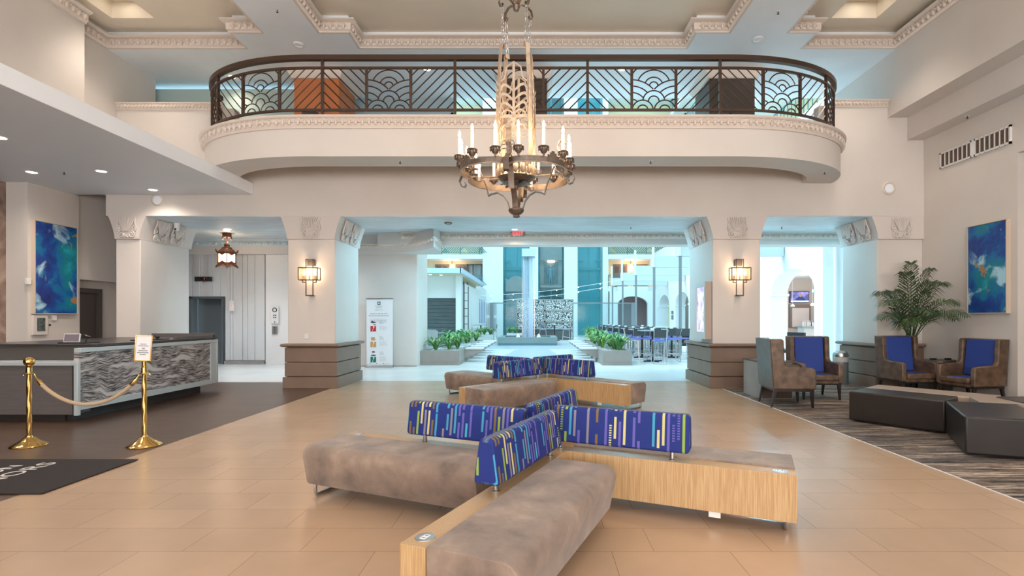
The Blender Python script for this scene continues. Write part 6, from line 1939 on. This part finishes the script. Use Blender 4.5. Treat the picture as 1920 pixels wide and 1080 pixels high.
def leafy(seed):
    rnd = random.Random(seed)
    e = thing('planter_plant', (0, 0, 0), '', 'plant', 'leafy plants in the two planters')
    for nm, mm, cnt, sc_ in (('leaves', M['leaf2'], 26, 1.0), ('striped_leaves', M['leaf3'], 9, .9)):
        mb = MB()
        for k in range(cnt):
            a = rnd.uniform(0, 2 * PI); r_ = .34 * sc_ * rnd.uniform(.6, 1.15); h = .48 * sc_ * rnd.uniform(.5, 1.1)
            d = Vector((math.cos(a), math.sin(a), 0)); b0 = d * .03
            mb.strap([b0, b0 + d * r_ * .3 + Vector((0, 0, h * .7)), b0 + d * r_ * .8 + Vector((0, 0, h)), b0 + d * r_ * 1.35 + Vector((0, 0, h * .78))], d.cross(Vector((0, 0, 1))), [.02, .055, .06, .006], .003)
        obj(nm, mb, mm, e, local=True)
    obj('stem', MB().tube([(0, 0, -.05), (0, 0, .12)], .02, 6), M['leaf'], e, local=True)
    return e
pr1 = leafy(1); pr2 = leafy(2)
cnt = 0
random.seed(8)
for side, xc, wx in (('left', -3.05, .34), ('right', 2.53, .20)):
    for k in range(13):
        x = xc + random.uniform(-wx, wx); y = 16.75 + k * .57
        lab = '%s leafy plant from the lobby in the %s planter' % (('nearest', 'second', 'third', 'fourth', 'fifth', 'sixth', 'seventh', 'eighth', 'ninth', 'tenth', 'eleventh', 'twelfth', 'farthest')[k], side)
        src = (pr1, pr2)[k % 2]
        if cnt == 0: o = pr1
        elif cnt == 1: o = pr2
        else: o = dup(src)
        o.location = (x, y, .42); o.rotation_euler = (0, 0, random.uniform(0, 6)); o.scale = (random.uniform(.85, 1.15),) * 3
        o['label'] = lab; o['group'] = 'leafy plants in the %s planter' % side; cnt += 1
# small far planters
for x0, x1, y0, lab in ((-3.6, -2.5, 30.2, 'small white planter left of the fountain'), (-1.9, -.9, 33.4, 'small planter behind the fountain on the left'), (3.2, 5.2, 33.0, 'low planter right of the pebble wall')):
    e = thing('white_planter', (x0, y0, 0), lab, 'planter')
    obj('box', B(x0, x1, y0, y0 + .7, 0, .5), M['concrete_pale'], e)
    for q in range(int((x1 - x0) / .35)):
        o = dup(pr1, (x0 + .2 + q * .35, y0 + .35, .48), q * 1.3, '%s bushy plant in the %s' % (('leftmost', 'second', 'third', 'fourth', 'fifth', 'sixth')[q], lab), 'plants of the %s' % lab)

# ---- bar tables and stools
def bar_stool():
    e = thing('bar_stool', (0, 0, 0), '', 'bar stool')
    # faces local -y (backrest at +y)
    obj('seat', B(-.20, .20, -.20, .20, .72, .765), M['blue_seat'], e, bevel=.012, local=True)
    obj('backrest', MB().prism([(.20, .84), (.225, .84), (.265, 1.10), (.24, 1.10)], 'x', -.19, .19), M['stool_back'], e, bevel=.006, local=True)
    for sx in (-1, 1):
        obj('frame', MB().tube([(sx * .205, -.24, 0), (sx * .195, -.19, .72), (sx * .195, .19, .74), (sx * .20, .28, 1.10)], .011, 6).tube([(sx * .205, .25, 0), (sx * .195, .19, .74)], .011, 6), M['steel'], e, local=True)
    obj('footrest', MB().tube([(-.20, -.23, .28), (.20, -.23, .28), (.20, .24, .22), (-.20, .24, .22)], .009, 6, True).tube([(-.205, .25, .012), (.205, .25, .012)], .009, 6), M['steel'], e, local=True)
    return e
def bar_table():
    e = thing('bar_table', (0, 0, 0), '', 'bar table')
    obj('tabletop', B(-.45, .45, -.38, .38, 1.03, 1.065), M['table_top'], e, bevel=.006, local=True)
    obj('column', MB().lathe([(0, 0.03), (.04, .03), (.04, 1.03), (0, 1.03)], n=14), M['black'], e, local=True)
    obj('foot', MB().bar((-.32, -.1, .025), (.32, .1, .025), .06, .04).bar((-.12, .3, .025), (.12, -.3, .025), .06, .04), M['black'], e, local=True)
    obj('sugar_caddy', B(-.06, .04, -.03, .05, 1.065, 1.14), M['white'], e, local=True)
    return e
stool = bar_stool(); table = bar_table()
rows = ('nearest', 'second', 'third', 'fourth', 'fifth', 'sixth', 'farthest')
first_s = first_t = True
stp = []
for k in range(7):
    y = 17.5 + k * 1.75
    for c, xx in enumerate((3.95, 5.05) if k else (3.95,)):
        if c == 1 and k > 4: continue
        where = 'near the planter' if c == 0 else 'by the grey posts'
        lab = '%s bar table from the lobby in the row %s' % (rows[k], where)
        t_ = table if first_t else dup(table); first_t = False
        t_.location = (xx, y, 0); t_['label'] = lab; t_['group'] = 'bar tables beside the right planter'
        sp_ = [(-.28, -.72, PI, 'left front'), (.28, -.72, PI, 'right front'), (-.28, .72, 0, 'left rear'), (.28, .72, 0, 'right rear')] if k else [(.02, -.80, PI, 'front'), (-.72, -.1, PI / 2, 'left side'), (.66, .1, -PI / 2, 'right side'), (.1, .75, 0, 'rear')]
        for dx, dy, rz, side in sp_:
            if c == 1: dx *= .7
            s_ = stool if first_s else dup(stool); first_s = False
            s_.location = (xx + dx, y + dy, 0); s_.rotation_euler = (0, 0, rz + random.uniform(-.15, .15))
            s_['label'] = 'blue-seated bar stool at the %s of the %s bar table %s' % (side, rows[k], where)
            s_['group'] = 'blue-seated bar stools'
# tables behind the fountain
for k, x in enumerate((-3.4, 1.2, -.3)):
    y = (31.9, 33.4, 34.2)[k]
    t_ = dup(table, (x, y, 0), 0, ('bar table left of the fountain', 'bar table right behind the fountain', 'bar table directly behind the water column')[k], 'bar tables behind the fountain')
    for dx, rz, sd in ((-.75, PI / 2, 'left'), (.75, -PI / 2, 'right')):
        dup(stool, (x + dx, y, 0), rz, 'stool on the %s side of the %s' % (sd, ('bar table left of the fountain', 'bar table right behind the fountain', 'bar table directly behind the water column')[k]), 'stools behind the fountain')
e = thing('service_counter', (.9, 35, 0), 'long dark counter in front of the pebble wall', 'counter')
obj('body', B(-1.4, 2.4, 35.0, 35.5, 0, .72), M['dark_slat'], e)
obj('top', B(-1.5, 2.5, 34.9, 35.55, .72, .78), M['table_top'], e)
# lounge seats right
def lounge_chair(x, y, rz, label):
    e = thing('lounge_chair', (0, 0, 0), label, 'chair', 'dark lounge chairs by the posts')
    obj('seat', B(-.35, .35, -.35, .35, .30, .42), M['black'], e, bevel=.02, local=True)
    bk = MB().box(-.35, .35, .30, .38, .42, .98)
    obj('backrest', MB().box(-.35, .35, .30, .38, .42, .72).box(-.35, .35, .30, .38, .86, .98).box(-.35, -.2, .30, .38, .72, .86).box(.2, .35, .30, .38, .72, .86), M['black'], e, local=True)
    for sx in (-1, 1):
        for sy in (-1, 1): obj('leg', B(sx * .32 - .03, sx * .32 + .03, sy * .32 - .03, sy * .32 + .03, 0, .30), M['black'], e, local=True)
    e.location = (x, y, 0); e.rotation_euler = (0, 0, rz)
lounge_chair(6.35, 22.0, .1, 'dark lounge chair with a cut-out back just right of the nearest grey post')
lounge_chair(7.4, 20.6, .5, 'dark lounge chair seen past the wall display, deeper to the right')
lounge_chair(8.6, 17.6, -1.2, 'dark lounge chair visible between the two right columns')
e = thing('lounge_booth', (5.2, 19.8, 0), 'pale patterned booth seat with a grey base beside the nearest post', 'booth')
obj('base', B(4.75, 5.65, 20.3, 20.9, 0, .42), M['concrete'], e)
obj('backrest', B(4.75, 5.65, 20.8, 21.0, .42, 1.12), mat('pale_teal_pattern', (.45, .62, .62), .6, noise=.35, nscale=14), e, bevel=.03)
obj('seat', B(4.75, 5.65, 20.3, 20.8, .42, .50), bpy.data.materials['pale_teal_pattern'], e, bevel=.02)
# dining table at the left
e = thing('dining_table', (-5.2, 25, 0), 'dark dining table behind the left planter', 'table')
obj('tabletop', B(-5.7, -4.5, 24.7, 25.5, .74, .78), M['table_top'], e)
for sx in (-5.6, -4.65):
    for sy in (24.8, 25.35): obj('leg', B(sx, sx + .06, sy, sy + .06, 0, .74), M['grey'], e)
def cafe_chair(x, y, rz, label):
    e = thing('cafe_chair', (0, 0, 0), label, 'chair', 'cafe chairs behind the left planter')
    obj('seat', B(-.22, .22, -.22, .22, .43, .47), M['concrete'], e, local=True)
    obj('backrest', B(-.22, .22, .20, .24, .55, .90), M['concrete'], e, local=True)
    for sx in (-1, 1):
        obj('leg', MB().tube([(sx * .2, -.22, 0), (sx * .2, -.2, .44)], .014, 6), M['steel'], e, local=True)
        obj('leg', MB().tube([(sx * .2, .24, 0), (sx * .2, .21, .90)], .014, 6), M['steel'], e, local=True)
    e.location = (x, y, 0); e.rotation_euler = (0, 0, rz)
cafe_chair(-4.75, 24.1, PI, 'grey cafe chair in front of the dining table')
cafe_chair(-4.05, 25.2, -PI / 2, 'grey cafe chair at the right end of the dining table')
cafe_chair(-5.3, 26.0, 0, 'grey cafe chair on the far side of the dining table')

# ---- string lights
for k, (xa, za, xb2, zb_) in enumerate(((-3.96, 2.95, 5.75, 4.05), (-3.96, 2.55, 5.75, 3.75))):
    y = 34.6
    e = thing('string_light', (xa, y, za), ('upper', 'lower')[k] + ' cable of small bulbs strung before the towers', 'string light')
    pts = []
    for q in range(21):
        t = q / 20; pts.append((xa + (xb2 - xa) * t, y, za + (zb_ - za) * t - .18 * math.sin(PI * t)))
    obj('cable', MB().tube(pts, .012, 4), M['white'], e)
    for q in range(2, 20, 3): obj('bulb', MB().ball((pts[q][0], y, pts[q][2] - .04), .026, n=8, m=5), M['lens'], e)

# ---- repeat groups for the kinds placed one by one
GR = {'wing_chair': 'brown wing chairs of the seating area', 'brass_stanchion': 'brass stanchions by the reception desk', 'cross_bench': 'cross-shaped benches in the middle of the lobby',
      'ceiling_downlight': 'round ceiling downlights', 'sprinkler_head': 'ceiling sprinkler heads', 'abstract_painting': 'abstract blue paintings', 'smoke_detector': 'round ceiling smoke detectors',
      'elevator_shaft': 'glass elevator shafts of the atrium', 'elevator_cabin': 'glass elevator cabins', 'room_door': 'brown doors of the galleries', 'gallery_lamp': 'gallery lanterns',
      'concrete_planter': 'long planters of the atrium path', 'white_planter': 'small planters around the fountain', 'wall_speaker': 'round wall speakers', 'tub_chair': 'dark rounded balcony chairs',
      'gallery_railing': 'teal gallery railings', 'string_light': 'string light cables', 'pendant_lamp': 'pendant lamps of the bar', 'potted_plant': 'plants behind the parapets'}
for o in list(sc.objects):
    if o.parent is None and 'category' in o and 'group' not in o:
        g = GR.get(o.name.split('.')[0])
        if g: o['group'] = g
